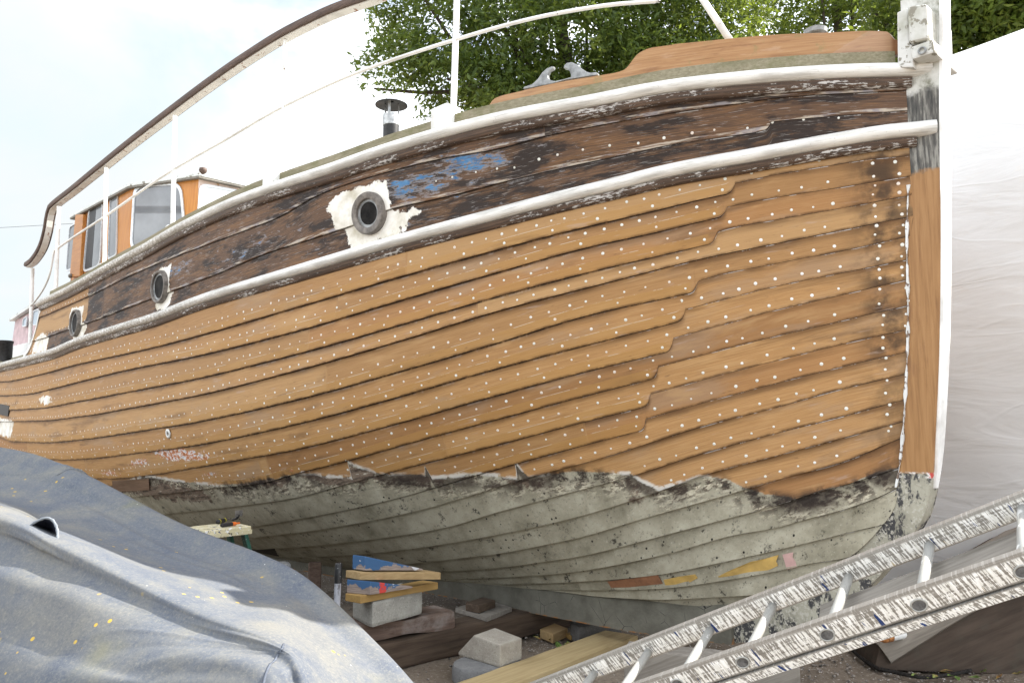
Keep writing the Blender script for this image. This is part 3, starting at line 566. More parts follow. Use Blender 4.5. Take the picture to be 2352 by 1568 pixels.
# ---- rails
def sweep(fb, fz, s0, s1, prof, n=160, ends=True):
    s = np.linspace(s0, s1, n); rg = []
    for q in s:
        e = .02; db = (fb(q+e)-fb(max(q-e, 0)))/(e+min(q, e)) if q > 0 else (fb(.05)-fb(0))/.05
        nn = N3-float(db)*A3; nn /= np.linalg.norm(nn); bb = float(fb(q)) if q >= 0 else float(fb(0))+float(db)*q
        base = frm(q, bb, float(fz(q))); rg.append([base+nn*o+Z3*h for o, h in prof])
    return rg
def sweep_obj(name, mat, parent, rg, **k):
    o = MB().rings(rg).build(name, mat, parent, **k); rg = np.asarray(rg); n, m = rg.shape[:2]
    ru = np.concatenate([[0], np.cumsum(np.linalg.norm(np.diff(rg[:, 0], axis=0), axis=1))]); rv = np.concatenate([[0], np.cumsum(np.linalg.norm(np.diff(rg[0], axis=0), axis=1))])
    for nm_, q in (('ru', np.repeat(ru, m)), ('rv', np.tile(rv, n))): o.data.attributes.new(nm_, 'FLOAT', 'POINT').data.foreach_set('value', q.astype(np.float32))
    return o
def rail_mat(name, paint, amt, s_dirt):
    g = G(name, .45, .35); u, v = g.at('ru'), g.at('rv'); st = g.noise(g.comb(g.mul(u, 1.3), g.mul(v, 34.)), 3., 8, .66); ch = g.noise(g.comb(g.mul(u, 9.), g.mul(v, 22.)), 2.6, 8, .7); big = g.noise(g.comb(g.mul(u, 1.4), g.mul(v, 9.)), 2., 5, .6); fi = g.noise(g.pos(), 90., 4)
    wood = g.ramp(st, [(.3, (.018, .015, .013)), (.5, (.07, .045, .032)), (.7, (.16, .10, .065))])
    base = g.mix(g.mul(g.st(big, .42, .64), .7), paint, (.42, .405, .37)); base = g.mix(g.mul(g.st(fi, .60, .72), g.st(ch, .50, .60), .7), base, (.20, .17, .14)); base = g.mix(g.mul(g.st(st, .52, .64), .6), base, (.35, .335, .30)); base = g.mix(g.mul(g.st(v, .13, .09), .0), base, base)
    base = g.mix(g.mul(g.st(u, s_dirt, s_dirt+3.), g.st(ch, .42, .56), .85), base, (.27, .235, .19))
    chip = g.ma('ADD', g.mul(st, .5), g.mul(ch, .5)); chip = g.ma('ADD', chip, g.mul(g.ma('SUBTRACT', g.noise(g.comb(g.mul(u, .9), g.mul(v, 5.)), 1.5, 4, .6), .5), .55)); c = g.mix(g.st(chip, amt, amt+.02), base, wood)
    g.bump(g.ma('SUBTRACT', g.mul(fi, .3), g.st(chip, amt, amt+.02)), .35, .004); return g.col(c)
M['rail'] = rail_mat('rail_paint', (.76, .755, .72), .66, 4.2); M['railold'] = rail_mat('moulding_paint', (.52, .51, .49), .43, 3.)
def halfround(r, h0, h1, inner=-.02, k=9):
    a = np.linspace(-pi/2, pi/2, k); c = (h0+h1)/2; hh = (h1-h0)/2
    return [(inner, h0)]+[(r*cos(t)**.7 if cos(t) > 0 else 0, c+hh*sin(t)) for t in a]+[(inner, h1)]
zuf = lambda q: tab('ZU', q); zlf = lambda q: tab('ZL', q); buf = lambda q: tab('BU', q); blf = lambda q: tab('BL', q)
sweep_obj('rub_rail', M['rail'], boat, sweep(buf, zuf, -.10, 9.75, halfround(.068, -.041, .041)), smooth=True, label='upper white half round rub rail')
sweep_obj('rail_moulding', M['railold'], boat, sweep(buf, zuf, -.02, 9.70, [(-.02,-.093),(.014,-.093),(.026,-.085),(.03,-.065),(.036,-.0425),(-.02,-.0425)]), auto=50)
sweep_obj('rub_rail', M['rail'], boat, sweep(blf, zlf, -.115, 14., halfround(.07, -.042, .042), 220), smooth=True, label='lower white half round rub rail')
sweep_obj('rail_moulding', M['railold'], boat, sweep(blf, zlf, -.03, 14., [(-.02,-.09),(.016,-.09),(.028,-.08),(.034,-.058),(.038,-.0435),(-.02,-.0435)], 220), auto=50)
# ---- deck edge, bulwark board, deck
be = lambda q: tab('BU', q)-.035
MB().rings(sweep(be, zuf, .05, 9.5, [(-.06,.0),(.012,.0),(.004,.128),(-.05,.128)])).build('toe_rail', M['olive'], boat, auto=40)
sd = np.linspace(.05, 9.7, 60); dv = []; 
for q in sd:
    for t in (-1, -.5, 0, .5, 1): dv.append(frm(q, t*(float(buf(q))-.06), float(zuf(q))+.02+.05*(1-t*t)))
df = [(i*5+j, i*5+j+1, (i+1)*5+j+1, (i+1)*5+j) for i in range(59) for j in range(4)]
sd2 = np.linspace(9.7, 14, 20); b0 = len(dv)
for q in sd2:
    for t in (-1, -.5, 0, .5, 1): dv.append(frm(q, t*(float(blf(q))-.03), float(zlf(q))+.0+.04*(1-t*t)))
df += [(b0+i*5+j, b0+i*5+j+1, b0+(i+1)*5+j+1, b0+(i+1)*5+j) for i in range(19) for j in range(4)]
for j in range(4): df.append((59*5+j, 59*5+j+1, b0+j+1, b0+j))
obj('deck', dv, df, M['deck'], boat)
def con(x, y, ox, oy, sc_): return (ox+x/sc_, oy+y/sc_)
oc = lambda x, y: con(x, y, 1900, 100, 2.352); nc = lambda x, y: con(x, y, 2700, 0, 1.685)
top = [oc(135,755),oc(160,715),oc(190,690),oc(290,655),oc(400,630),oc(650,570),oc(900,520),oc(1100,487),oc(1300,455),oc(1400,425),oc(1440,390),oc(1480,335),oc(1520,285),oc(1560,255),oc(1660,215),oc(1850,188),oc(2000,170),nc(0,298),nc(300,268),nc(600,240),nc(1000,222),nc(1430,215),nc(1455,240),nc(1480,268),nc(1560,272)]
bf2 = lambda s: tab('BU', s)-.052
ts, _, tz = solve_b(top, bf2); fs = pchip(ts, tz, True); sq = np.unique(np.concatenate([ts, np.linspace(ts.min(), ts.max(), 60)])); rg = []
zt = fs(sq)
for q, z in zip(sq, zt):
    bb = float(bf2(q)); z0 = float(zuf(q))+.11; z = max(z, z0+.004); rg.append([frm(q, bb+.012, z0), frm(q, bb, z), frm(q, bb-.038, z), frm(q, bb-.03, z0)])
def bul_mat():
    g = G('bulwark_varnish', .4, .4); p = g.pos(); S_ = g.ma('ADD', g.mul(g.sep(p)[0], -.7071), g.mul(g.sep(p)[1], .7071)); zz = g.sep(p)[2]
    gr = g.noise(g.comb(g.mul(S_, 1.4), g.mul(zz, 34.), 0.), 2.2, 8, .62, .4); bg = g.noise(g.comb(g.mul(S_, 2.), g.mul(zz, 7.), 0.), 2.4, 6, .6)
    c = g.ramp(gr, [(.28, (.225, .105, .036)), (.5, (.325, .17, .066)), (.75, (.41, .245, .115))]); c = g.mix(g.mul(g.st(bg, .52, .68), .6), c, (.17, .065, .022)); c = g.mix(g.mul(g.st(bg, .44, .32), .4), c, (.45, .30, .19))
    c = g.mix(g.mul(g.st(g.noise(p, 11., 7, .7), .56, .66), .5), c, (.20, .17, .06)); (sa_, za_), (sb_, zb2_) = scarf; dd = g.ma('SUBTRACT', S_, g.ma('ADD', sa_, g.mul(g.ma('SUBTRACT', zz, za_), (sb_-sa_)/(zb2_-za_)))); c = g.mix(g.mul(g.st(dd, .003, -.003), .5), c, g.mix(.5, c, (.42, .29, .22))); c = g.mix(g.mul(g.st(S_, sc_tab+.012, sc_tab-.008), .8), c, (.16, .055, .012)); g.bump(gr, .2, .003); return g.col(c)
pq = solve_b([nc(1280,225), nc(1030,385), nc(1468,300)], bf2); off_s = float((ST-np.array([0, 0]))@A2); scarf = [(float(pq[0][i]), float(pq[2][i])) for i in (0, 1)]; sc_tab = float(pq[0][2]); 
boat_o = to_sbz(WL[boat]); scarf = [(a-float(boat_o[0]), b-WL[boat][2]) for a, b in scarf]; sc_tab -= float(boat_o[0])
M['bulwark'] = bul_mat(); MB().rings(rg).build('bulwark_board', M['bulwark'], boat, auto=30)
# ---- fairlead horns on the bulwark
def trace_b(pts, bf): s, b, z = solve_b(pts, bf); return frm(s, b, z)
horn1 = [oc(460,590),oc(500,578),oc(560,550),(0,0)]
h1 = [oc(x, y) for x, y in [(458,606),(462,585),(540,560),(590,515),(635,450),(680,410),(720,393),(746,392),(740,412),(705,430),(685,470),(690,500),(712,520),(760,530),(840,512),(905,492),(905,470),(895,440),(870,412),(838,408),(842,380),(870,358),(915,352),(960,372),(1005,410),(1050,440),(1085,452),(1140,446),(1160,456),(1158,472),(1020,492),(860,518),(700,560)]]
hb = lambda s: tab('BU', s)-.06
p = trace_b(h1, hb); m = MB(); nn = -(N3*.85-A3*.3)*.035
m.prism(p+N3*.004, nn); m.build('fairlead', M['iron'], boat, bevel=.004, seg=2, label='grey metal fairlead with two curled horns')
# ---- stem head cheek, blocks
def nb(pts, bc, th, name, mat, **k):
    pp = [nc(x, y) for x, y in pts]; p = trace_b(pp, lambda s: bc+0*s); return MB().prism(p, -N3*th).build(name, mat, boat, **k)
nb([(1495,85),(1565,50),(1580,300),(1600,300),(1608,455),(1500,455)], .16, .32, 'knighthead', M['head'], bevel=.008)
nb([(1562,42),(1695,20),(1702,262),(1572,292)], .20, .40, 'chock', M['head'], bevel=.02, seg=3)
nb([(1580,318),(1738,262),(1752,352),(1600,402)], .185, .37, 'roller_block', M['head'], bevel=.012)
c0 = trace_b([nc(1665,342)], lambda s: .192+0*s)[0]; m = MB()
m.tube([c0+(.017*cos(t)*A3+.017*sin(t)*Z3) for t in np.linspace(0, 2*pi, 17)], .005, 6, caps=False); m.build('ring', M['iron'], boat, smooth=True)
c0 = frm(.75, .05, 0); zb = float(zuf(.75)); p = P(*[q*K for q in nc(945,215)], 5.0)
bt = trace_b([nc(948,205)], lambda s: .12+0*s)[0]
MB().lathe(np.array([bt[0], bt[1], zb]), Z3, [(.04,0),(.035,.1),(.035,bt[2]-zb-.03),(.062,bt[2]-zb-.025),(.065,bt[2]-zb+.0),(.055,bt[2]-zb+.005)], 16).build('mooring_bitt', M['iron'], boat, auto=40)
# ---- stanchions, hand rail, life rail
bh = lambda s: tab('BU', s)-.10
def on_b(x, y, bf=bh): s, b, z = solve_b([(x, y)], bf, False); return frm(s, b, z)[0], float(s[0])
def topz(p, x, y): d = rays(x, y); t = p[1]/d[1]; q = C0+d*t; return q
POSTS = [((1040,268),(1051,-60),.021,True),((648,405),(655,92),.016,True),((397,522),(402,266),.021,False),((240,608),(244,385),.021,False),((129,664),(135,474),.022,False)]
tops = []
for (a, b, r, blk) in POSTS:
    p, s0 = on_b(*a); q = topz(p, *b); q = q+(p-q)*0+0; 
    p[2] = float(zuf(s0))+.03
    st = MB().tube([p, p+(q-p)*.5, q], r, 12).build('stanchion', M['white'], boat, smooth=True, auto=40)
    tops.append(q)
    if blk:
        ax = A3*.9; MB().box(p-ax*.085+N3*.125+Z3*.012, ax*.17, -N3*.13, Z3*(.145)).build('foot_block', M['white'], st, bevel=.008)
    t0 = p+A3*.02; mb = MB(); hp = [t0+A3*.09+N3*.02, t0+A3*.09+N3*.02+Z3*.1, t0+A3*.07+N3*.02+Z3*.125, t0+A3*.02+N3*.015+Z3*.13, t0+Z3*.12]
    if not blk: MB().tube(resample(hp, 14), .011, 8).build('brace_hoop', M['white'], st, smooth=True)
pa, sa = on_b(70, 772, lambda s: tab('BL', s)-.14); qa = topz(pa, 75, 616); stn = MB().tube([pa-Z3*.1, qa], .024, 12).build('stanchion', M['white'], boat, smooth=True, auto=40)
# aft break support curve and handrail path
HR = [(115,1068),(130,1058),(155,1028),(175,990),(189,944),(197,905),(201,876),(212,838),(300,768),(419,672),(517,594),(700,455),(850,345),(1000,243),(1172,140),(1300,78),(1440,25),(1500,5)]
s, b, z = solve_b(HR, bh); k = np.isfinite(s); hs, hz = s[k], z[k]
zlast = hz[-1]; ext = [(q, zlast+(float(zuf(q))-float(zuf(hs[-1])))*.8+.02*(hs[-1]-q)) for q in (2.6, 2.0, 1.4, 1.0)]
hs = np.concatenate([hs, [e[0] for e in ext]]); hz = np.concatenate([hz, [e[1] for e in ext]])
pts = np.concatenate([frm(hs, np.maximum(bh(hs), .3), hz)]); pts = resample(pts, 130)
def plank_along(path, prof, side=N3):
    t = np.gradient(path, axis=0); t /= np.linalg.norm(t, axis=1, keepdims=True); rg = []
    for q, d in zip(path, t):
        w = np.cross(Z3, d); w /= np.linalg.norm(w); w *= np.sign(w@side) or 1; u = np.cross(d, w); u *= np.sign(u[2]) or 1
        rg.append([q+w*a+u*h for a, h in prof])
    return rg
MB().rings(plank_along(pts, [(-.05,.002),(.055,.002),(.064,.02),(.058,.055),(-.05,.055),(-.06,.02)])).build('handrail', M['cap'], boat, auto=40)
M['rusty'] = painted('rusty_white_paint', (.72, .70, .65), (.25, .11, .05), .60, 18., .5)
MB().rings(plank_along(pts, [(-.035,-.010),(.035,-.010),(.035,.0015),(-.035,.0015)])).build('rail_underside', M['rusty'], boat)
LR = [(2640,5),(2410,24),(2090,84),(1829,157),(1480,272),(1132,427),(900,560),(697,676),(418,867),(270,965),(232,992),(217,1003),(210,1041),(198,1099),(175,1153),(147,1195),(124,1223)]
s, b, z = solve_b(LR, lambda s: tab('BU', s)-.10); p = frm(s, b, z)
p = np.concatenate([[frm(1.0, max(float(bh(1.0)), .3), z[0]+.16), frm(1.35, float(bh(1.35)), z[0]+.10)], p]); MB().tube(resample(p, 120), .0125, 8).build('life_rail', M['white'], boat, smooth=True)
a = trace_b([(2812,0)], lambda s: .40+0*s)[0]; b = trace_b([(2912,150)], lambda s: .46+0*s)[0]; d = a-b; MB().tube([b-d*.15, a, b+d*2.7], .02, 12).build('pulpit_leg', M['white'], boat, smooth=True)
# ---- port lights
def porthole(cx, cy, r, label, k=.68):
    s, b, z = hull_hit([(cx, cy)]); n = hull_n(s, z)[0]; c = frm(s, b, z)[0]+n*.021
    prof = [(r,-.02),(r,.018),(r*.96,.028),(r*(k+.04),.028),(r*k,.024),(r*(k-.02),.004)]
    o = MB().lathe(c, n, prof, 40, caps=False).build('porthole', M['bronze'], boat, smooth=True, auto=35, label=label)
    MB().lathe(c, n, [(r*(k-.015),.001),(r*(k-.015),.008),(r*(k-.13),.008),(r*(k-.15),.003)], 36, caps=False).build('inner_ring', M['iron'], o, auto=35, smooth=True)
    MB().lathe(c, n, [(r*(k-.08),.0),(r*(k-.08),.0045)], 32).build('glass', M['pglass'], o)
    return o
porthole(1485, 855, .147, 'large forward porthole in a patch of white primer'); porthole(649, 1148, .15, 'middle porthole with a pale ring', .84); porthole(311, 1293, .15, 'small aftmost porthole', .84)
# ---- stove pipe
s0 = 4.36; pz = float(zuf(s0)); q = P(898, 308, 7.24); base = np.array([q[0], q[1], pz]); top1 = P(899, 265, 7.24)[2]; mid1 = P(899, 290, 7.24)[2]; cap = P(899, 241, 7.24)[2]
fl = MB().lathe(base, Z3, [(.072,0),(.072,mid1-pz)], 24).build('stove_pipe', M['black'], boat, smooth=True, auto=40)
M['zinc'] = plain('bright_zinc', (.42, .43, .43), .4, .5, .2, 30.)
MB().lathe(base+Z3*(mid1-pz), Z3, [(.07,0),(.075,.004),(.075,top1-mid1),(.070,top1-mid1),(.066,top1-mid1-.03)], 24, caps=False).build('sleeve', M['zinc'], fl, smooth=True, auto=40)
MB().lathe(base+Z3*(cap-pz), Z3, [(.01,.055),(.145,.0),(.147,-.008),(.02,.03)], 28, caps=False).build('cap', M['black'], fl, smooth=True)
for t in (2.6, 4.6, .5):
    e = np.array([cos(t), sin(t), 0])*.068; w = np.array([-sin(t), cos(t), 0])*.012; MB().box(base+e-w+Z3*(top1-pz-.03), w*2, e*.05, Z3*(cap-top1+.05)).build('strap', M['zinc'], fl)
# ---- wheelhouse
zd = 3.05; zrf = 4.42
c1, c2, c3, c4_ = (8.59, .95), (7.62, .55), (7.62, -.55), (8.59, -.95); a1, a4 = (10.7, .95), (10.7, -.95)
lean = .10
def wp(c, z): # walls lean in a little
    k = (z-zd)/(zrf-zd); return frm(c[0]+.10*k*(1 if c[0] < 9 else 0), c[1]-np.sign(c[1])*.04*k, z)
wh = None
def wall(ca, cb, name, mat, parent):
    A_, B_ = wp(ca, zd), wp(cb, zd); C_, D_ = wp(cb, zrf), wp(ca, zrf); n = np.cross(B_-A_, D_-A_); n /= np.linalg.norm(n); cen = frm(9.2, 0, 3.7)
    if n@(A_-cen) < 0: n = -n
    return MB().prism([A_, B_, C_, D_], -n*.04).build(name, mat, parent), A_, n
whb, p_s, n_s = wall(a1, c1, 'wheelhouse', M['house'], boat)
_, p_p, n_p = wall(c1, c2, 'front_corner_panel', M['house'], whb); _, p_f, n_f = wall(c2, c3, 'front_panel', painted('pale_wood_paint', (.66, .52, .44), (.40, .22, .10), .62, 8.), whb)
wall(c3, c4_, 'front_corner_panel', M['house'], whb); wall(a4, c4_, 'side_panel', M['house'], whb); wall(a1, a4, 'aft_panel', M['house'], whb)
rf = [wp(c, zrf) for c in (a1, c1, c2, c3, c4_, a4)]; cen = np.mean(rf, 0); ro = [cen+(q-cen)*1.06 for q in rf]
M['roof'] = painted('roof_paint', (.62, .65, .63), (.22, .20, .16), .6, 10.); mb = MB(); mb.prism(ro, Z3*.035); mb.prism([cen+(q-cen)*.9+Z3*.034 for q in rf], Z3*.03); mb.build('roof', M['roof'], whb, bevel=.006)
MB().prism([cen+(q-cen)*1.055-Z3*.022 for q in rf], Z3*.0225).build('roof_trim', woodmat('dark_trim', (.14,.13,.11), (.26,.24,.21), (.07,.065,.055), A3), whb)
M['wframe'] = plain('window_frame', (.62, .64, .65), .4, .3, .1, 30.)
def window(pts, p0, n, fw=.035, off=.0, frame=None, glass=None):
    c = [PP(*[344.5*0+q for q in pt], p0+n*(.003+off), n) for pt in pts]; c = np.array(c); cen = c.mean(0)
    def rr_(k, r=.16):
        o = []
        for i in range(4):
            a, b, d = c[i]+(cen-c[i])*k, c[i-1]+(cen-c[i-1])*k, c[(i+1) % 4]+(cen-c[(i+1) % 4])*k
            la, lb = np.linalg.norm(b-a), np.linalg.norm(d-a); rad = min(la, lb)*r*1.3; p1, p2 = a+(b-a)/la*rad, a+(d-a)/lb*rad
            for t in np.linspace(0, 1, 6): o.append((1-t)**2*p1+2*t*(1-t)*a+t*t*p2)
        return np.array(o)
    L_ = np.mean([np.linalg.norm(c[i]-cen) for i in range(4)]); k = fw/L_; o_, i_ = rr_(0), rr_(k); m = len(o_)
    mb = MB().rings([o_, o_+n*.016, i_+n*.016, i_], True, False); fo = mb.build('window_frame', frame or M['wframe'], whb)
    MB().prism(rr_(k*.8)+n*.002, n*.003).build('window_glass', glass or M['glass'], whb); return fo
q_ = lambda *a: [(x*.32965, 344.5+y*.32965) for x, y in a]
window(q_((490,530),(545,497),(518,830),(465,852)), p_s, n_s, .03)
window(q_((625,405),(725,350),(702,812),(582,858)), p_s, n_s, .035); window(q_((775,312),(826,275),(816,742),(756,770)), p_s, n_s, .03)
window(q_((935,245),(1268,225),(1312,720),(908,720)), p_p, n_p, .05); window(q_((1390,232),(1760,300),(1800,600),(1370,470)), p_f, n_f, .05, glass=plain('sky_glass', (.70,.74,.76), .1, 0, .05, 3., 0))
dr = [PP(*t, p_s+n_s*.004, n_s) for t in q_((552,455),(606,452),(582,882),(512,890))]; MB().prism(dr, n_s*.05).build('door', M['varnish'], whb, bevel=.006)
op = [PP(*t, p_s+n_s*.004, n_s) for t in q_((632,420),(672,400),(640,830),(592,845))]; MB().prism(op, n_s*.006).build('door_opening', M['black'], whb)
k0 = PP(*q_((500,878))[0], p_s+n_s*.05, n_s); MB().lathe(k0-n_s*.05, n_s, [(.012,0),(.012,.04),(.03,.05),(.033,.07),(.02,.09)], 14).build('door_knob', M['bronze'], whb, smooth=True)
k1 = P(*q_((1415,128))[0], 9.2); MB().lathe(np.array([k1[0], k1[1], k1[2]-.05]), Z3, [(.015,-.02),(.035,0),(.045,.02),(.04,.05),(.015,.06)], 16).build('roof_vent', M['cap'], whb, smooth=True)
# ---- aft cabin and coaming
def box_sb(s0, s1, b0, b1, z0, z1, name, mat, parent, tl=0., bevel=.02, z1b=None):
    z1b = z1 if z1b is None else z1b
    v = [frm(s0, b1, z0), frm(s1, b1, z0), frm(s1, b0, z0), frm(s0, b0, z0), frm(s0, b1-tl, z1), frm(s1-tl, b1-tl, z1b), frm(s1-tl, b0+tl, z1b), frm(s0, b0+tl, z1)]
    return obj(name, v, [(3,2,1,0),(4,5,6,7),(0,1,5,4),(1,2,6,5),(2,3,7,6),(3,0,4,7)], mat, parent, bevel=bevel)
cab = box_sb(10.72, 13.3, -1.0, 1.0, 2.4, 3.38, 'aft_cabin', M['pink'], boat, .05, z1b=3.22)
v = [frm(s, b, z+.04*(1-abs(b))) for s, z in ((10.71, 3.39), (12., 3.33), (13.32, 3.2)) for b in (1.02, .5, 0, -.5, -1.02)]; rgs = np.array(v).reshape(3, 5, 3)
mb = MB(); mb.rings([[*r, *(r[::-1]+Z3*.04)] for r in rgs]); mb.build('cabin_roof', M['roof'], cab)
n_c = N3; pc = frm(11., .975, 2.9)
lc = lambda *a: [(x/3.135*K, (1000+y/3.135)*K) for x, y in a]
wg = plain('pale_glass', (.40,.48,.55), .1, 0, .1, 3., 0)
for w in (lc((430,760),(500,730),(490,945),(412,945)), lc((515,745),(545,735),(540,945),(505,945)), lc((300,860),(350,825),(340,960),(288,962))):
    window(w, pc, n_c, .025, .01, glass=wg)
co = box_sb(11.2, 13.7, -1.2, 1.22, 2.35, 2.72, 'cockpit_coaming', painted('coaming_paint', (.74,.74,.72), (.5,.5,.48), .7), boat, .02)
MB().rings(sweep(lambda q: tab('BL', q)-.07, zlf, 10.4, 14., [(-.05,.0),(.012,.0),(.0,.10),(-.05,.10)], 40)).build('toe_rail', M['olive'], boat, auto=40)
# curved white end piece of the raised topside
rg = []
for s0, z0 in resample([(9.55,3.0),(9.72,2.95),(9.9,2.72),(10.1,2.54),(10.4,2.42)], 24): bb = float(hull_b(np.array(s0), np.array(z0))); rg.append([frm(s0, bb+.012, z0-.02), frm(s0, bb+.012, z0+.025), frm(s0, bb-.06, z0+.025), frm(s0, bb-.06, z0-.02)])
MB().rings(rg).build('break_trim', M['white'], boat)
bp_ = P(10, 806, 11.4); MB().lathe(bp_-Z3*.14, Z3, [(.10,0),(.10,.24),(.108,.25),(.108,.28),(.09,.285)], 20).build('mooring_bitt', M['black'], boat, auto=40)
# ------------------------------------------------------------------ ground
def soil():
    g = G('gravel_soil', .95, .12); p = g.pos(); n = g.noise(p, 1.1, 8, .65); f = g.noise(p, 34., 7, .7); v = g.voro(p, 60.); pud = g.noise(p, .8, 4, .6)
    c = g.ramp(n, [(.3, (.145, .115, .085)), (.55, (.215, .175, .135)), (.75, (.27, .225, .175))]); c = g.mix(g.mul(g.st(f, .56, .66), .75), c, (.36, .31, .26)); c = g.mix(g.mul(g.st(f, .44, .34), .8), c, (.065, .052, .04))
    c = g.mix(g.mul(g.st(v, .22, .10), g.st(n, .42, .56)), c, g.ramp(g.noise(p, 60., 1), [(.35, (.14, .12, .10)), (.6, (.42, .39, .35))]))
    g.bump(g.ma('ADD', g.mul(n, 2.), g.ma('ADD', f, g.mul(g.st(v, .3, .05), .6))), .6, .02); return g.col(c)
M['soil'] = soil()
n_ = 90; gx = np.sign(np.linspace(-1, 1, n_))*np.abs(np.linspace(-1, 1, n_))**3.2*300; X_, Y_ = np.meshgrid(gx+1, gx+5.5); 
Z_ = .018*np.sin(X_*2.1+1)*np.sin(Y_*1.7)+.012*np.sin(X_*5.3+Y_*3.1); Z_ *= (np.hypot(X_, Y_) < 40)
o = obj('ground', np.stack([X_, Y_, Z_-.012], -1).reshape(-1, 3), [(i*n_+j, i*n_+j+1, (i+1)*n_+j+1, (i+1)*n_+j) for i in range(n_-1) for j in range(n_-1)], M['soil'], smooth=True, origin=(0, 0, 0)); tag(o, None, None, None, 'structure')
# ------------------------------------------------------------------ the tarpaulin over the dinghy in front
NET = [  # rows from the far side over the top to the near side; px, py, Y
 [(-330,1300,6.6),(0,1330,6.1),(172,1330,5.5),(406,1420,4.95),(596,1480,4.4),(718,1560,4.1),(890,1700,3.7),(1030,1900,3.4)],
 [(-330,1015,6.1),(0,1041,5.5),(172,1087,5.0),(406,1205,4.45),(596,1278,4.0),(720,1345,3.7),(885,1500,3.35),(1010,1640,3.1)],
 [(-330,1050,5.6),(0,1092,5.0),(140,1137,4.62),(370,1243,4.12),(563,1312,3.75),(690,1380,3.48),(825,1510,3.18),(930,1650,2.98)],
 [(-330,1078,5.2),(0,1142,4.5),(120,1196,4.15),(320,1281,3.8),(525,1347,3.45),(668,1417,3.2),(765,1520,2.98),(850,1660,2.82)],
 [(-330,1100,4.2),(0,1177,3.62),(129,1238,3.42),(290,1312,3.22),(480,1400,2.98),(650,1470,2.78),(705,1540,2.70),(745,1670,2.64)],
 [(-330,1170,4.06),(0,1240,3.50),(129,1298,3.32),(275,1366,3.13),(465,1452,2.90),(630,1512,2.71),(672,1574,2.65),(705,1700,2.60)],
 [(-330,1260,3.8),(0,1325,3.34),(129,1378,3.17),(262,1432,3.0),(450,1508,2.78),(605,1570,2.61),(640,1645,2.57),(668,1770,2.53)],
 [(-330,1380,3.6),(0,1440,3.17),(129,1485,3.02),(255,1530,2.86),(435,1595,2.66),(585,1650,2.51),(612,1730,2.47),(640,1860,2.44)],
 [(-330,1500,3.4),(0,1560,3.0),(129,1600,2.86),(250,1645,2.72),(420,1705,2.55),(565,1770,2.42),(590,1860,2.38),(615,1990,2.35)]]
net = np.array([[P(*q) for q in r] for r in NET]); drop = net[-1].copy(); drop[:, 2] = .12; drop[:, 1] -= .25; drop[:, 0] -= .05; low0 = net[0].copy(); low0[:, 2] = np.minimum(low0[:, 2], .15); low0[:, 1] += .05
net = np.concatenate([low0[None], net, drop[None]])
def cr(a, m):
    n = len(a); t = np.linspace(0, n-1, m); i = np.clip(t.astype(int), 0, n-2); f = (t-i).reshape(-1, *([1]*(a.ndim-1)))
    g_ = lambda k: a[np.clip(i+k, 0, n-1)]
    p0, p1, p2, p3 = g_(-1), g_(0), g_(1), g_(2); p0 = np.where((i == 0).reshape(f.shape), 2*p1-p2, p0); p3 = np.where((i == n-2).reshape(f.shape), 2*p2-p1, p3)
    return .5*(2*p1+(p2-p0)*f+(2*p0-5*p1+4*p2-p3)*f**2+(3*p1-p0-3*p2+p3)*f**3)
MR, MC = 170, 200
grid = cr(net, MR); grid = np.swapaxes(cr(np.swapaxes(grid, 0, 1), MC), 0, 1)
def gnorm(g_):
    du = np.gradient(g_, axis=1); dv = np.gradient(g_, axis=0); n = np.cross(du, dv); n /= np.linalg.norm(n, axis=-1, keepdims=True)+1e-12; n *= np.sign(n[..., 2:3]+1e-9); return n
rI = np.linspace(0, len(net)-1, MR)[:, None]; cI = np.linspace(0, 7, MC)[None]
dn = np.zeros((MR, MC)); near = np.clip((rI-5.2)/1.2, 0, 1)*np.clip((10.-rI)/.6, 0, 1)
# folds that hang off the ridge corner, fanning out to the left
for k, (off, amp, wd) in enumerate([(6.9,.028,.34),(7.6,.030,.3),(8.3,.034,.32),(9.0,.03,.3)]):
    cen = off+.62*np.exp(-((cI-5.3)/1.9)**2)*(5.9-off)+.10*np.sin(cI*1.7+k*2.); dn += .65*amp*np.exp(-((rI-cen)/wd)**2)*near*(.5+.5*np.sin(cI*.9+k*1.3+1.))
dn += .008*np.sin(cI*2.1+rI*1.3)*np.sin(cI*1.3-rI*1.2+.6)*np.clip((rI-2)/1., 0, 1)
dn += .012*np.exp(-((rI-2.75-.12*np.sin(cI*2))/.08)**2)*np.exp(-((cI-2.6)/1.1)**2)+.009*np.exp(-((rI-3.15-.1*np.sin(cI*2+1))/.07)**2)*np.exp(-((cI-2.9)/1.0)**2)+.008*np.exp(-((rI-3.55)/.07)**2)*np.exp(-((cI-3.4)/.9)**2)
for k in range(7):
    cen = 5.25+(5.35-cI)*(.18+.22*k)+.06*np.sin(cI*2.3+k); dn += (.004 if k % 2 else -.003)*np.exp(-((rI-cen)/.055)**2)*np.clip((5.5-cI)/.4, 0, 1)*np.clip((cI-2.2-.3*(k % 3))/1.5, 0, 1)
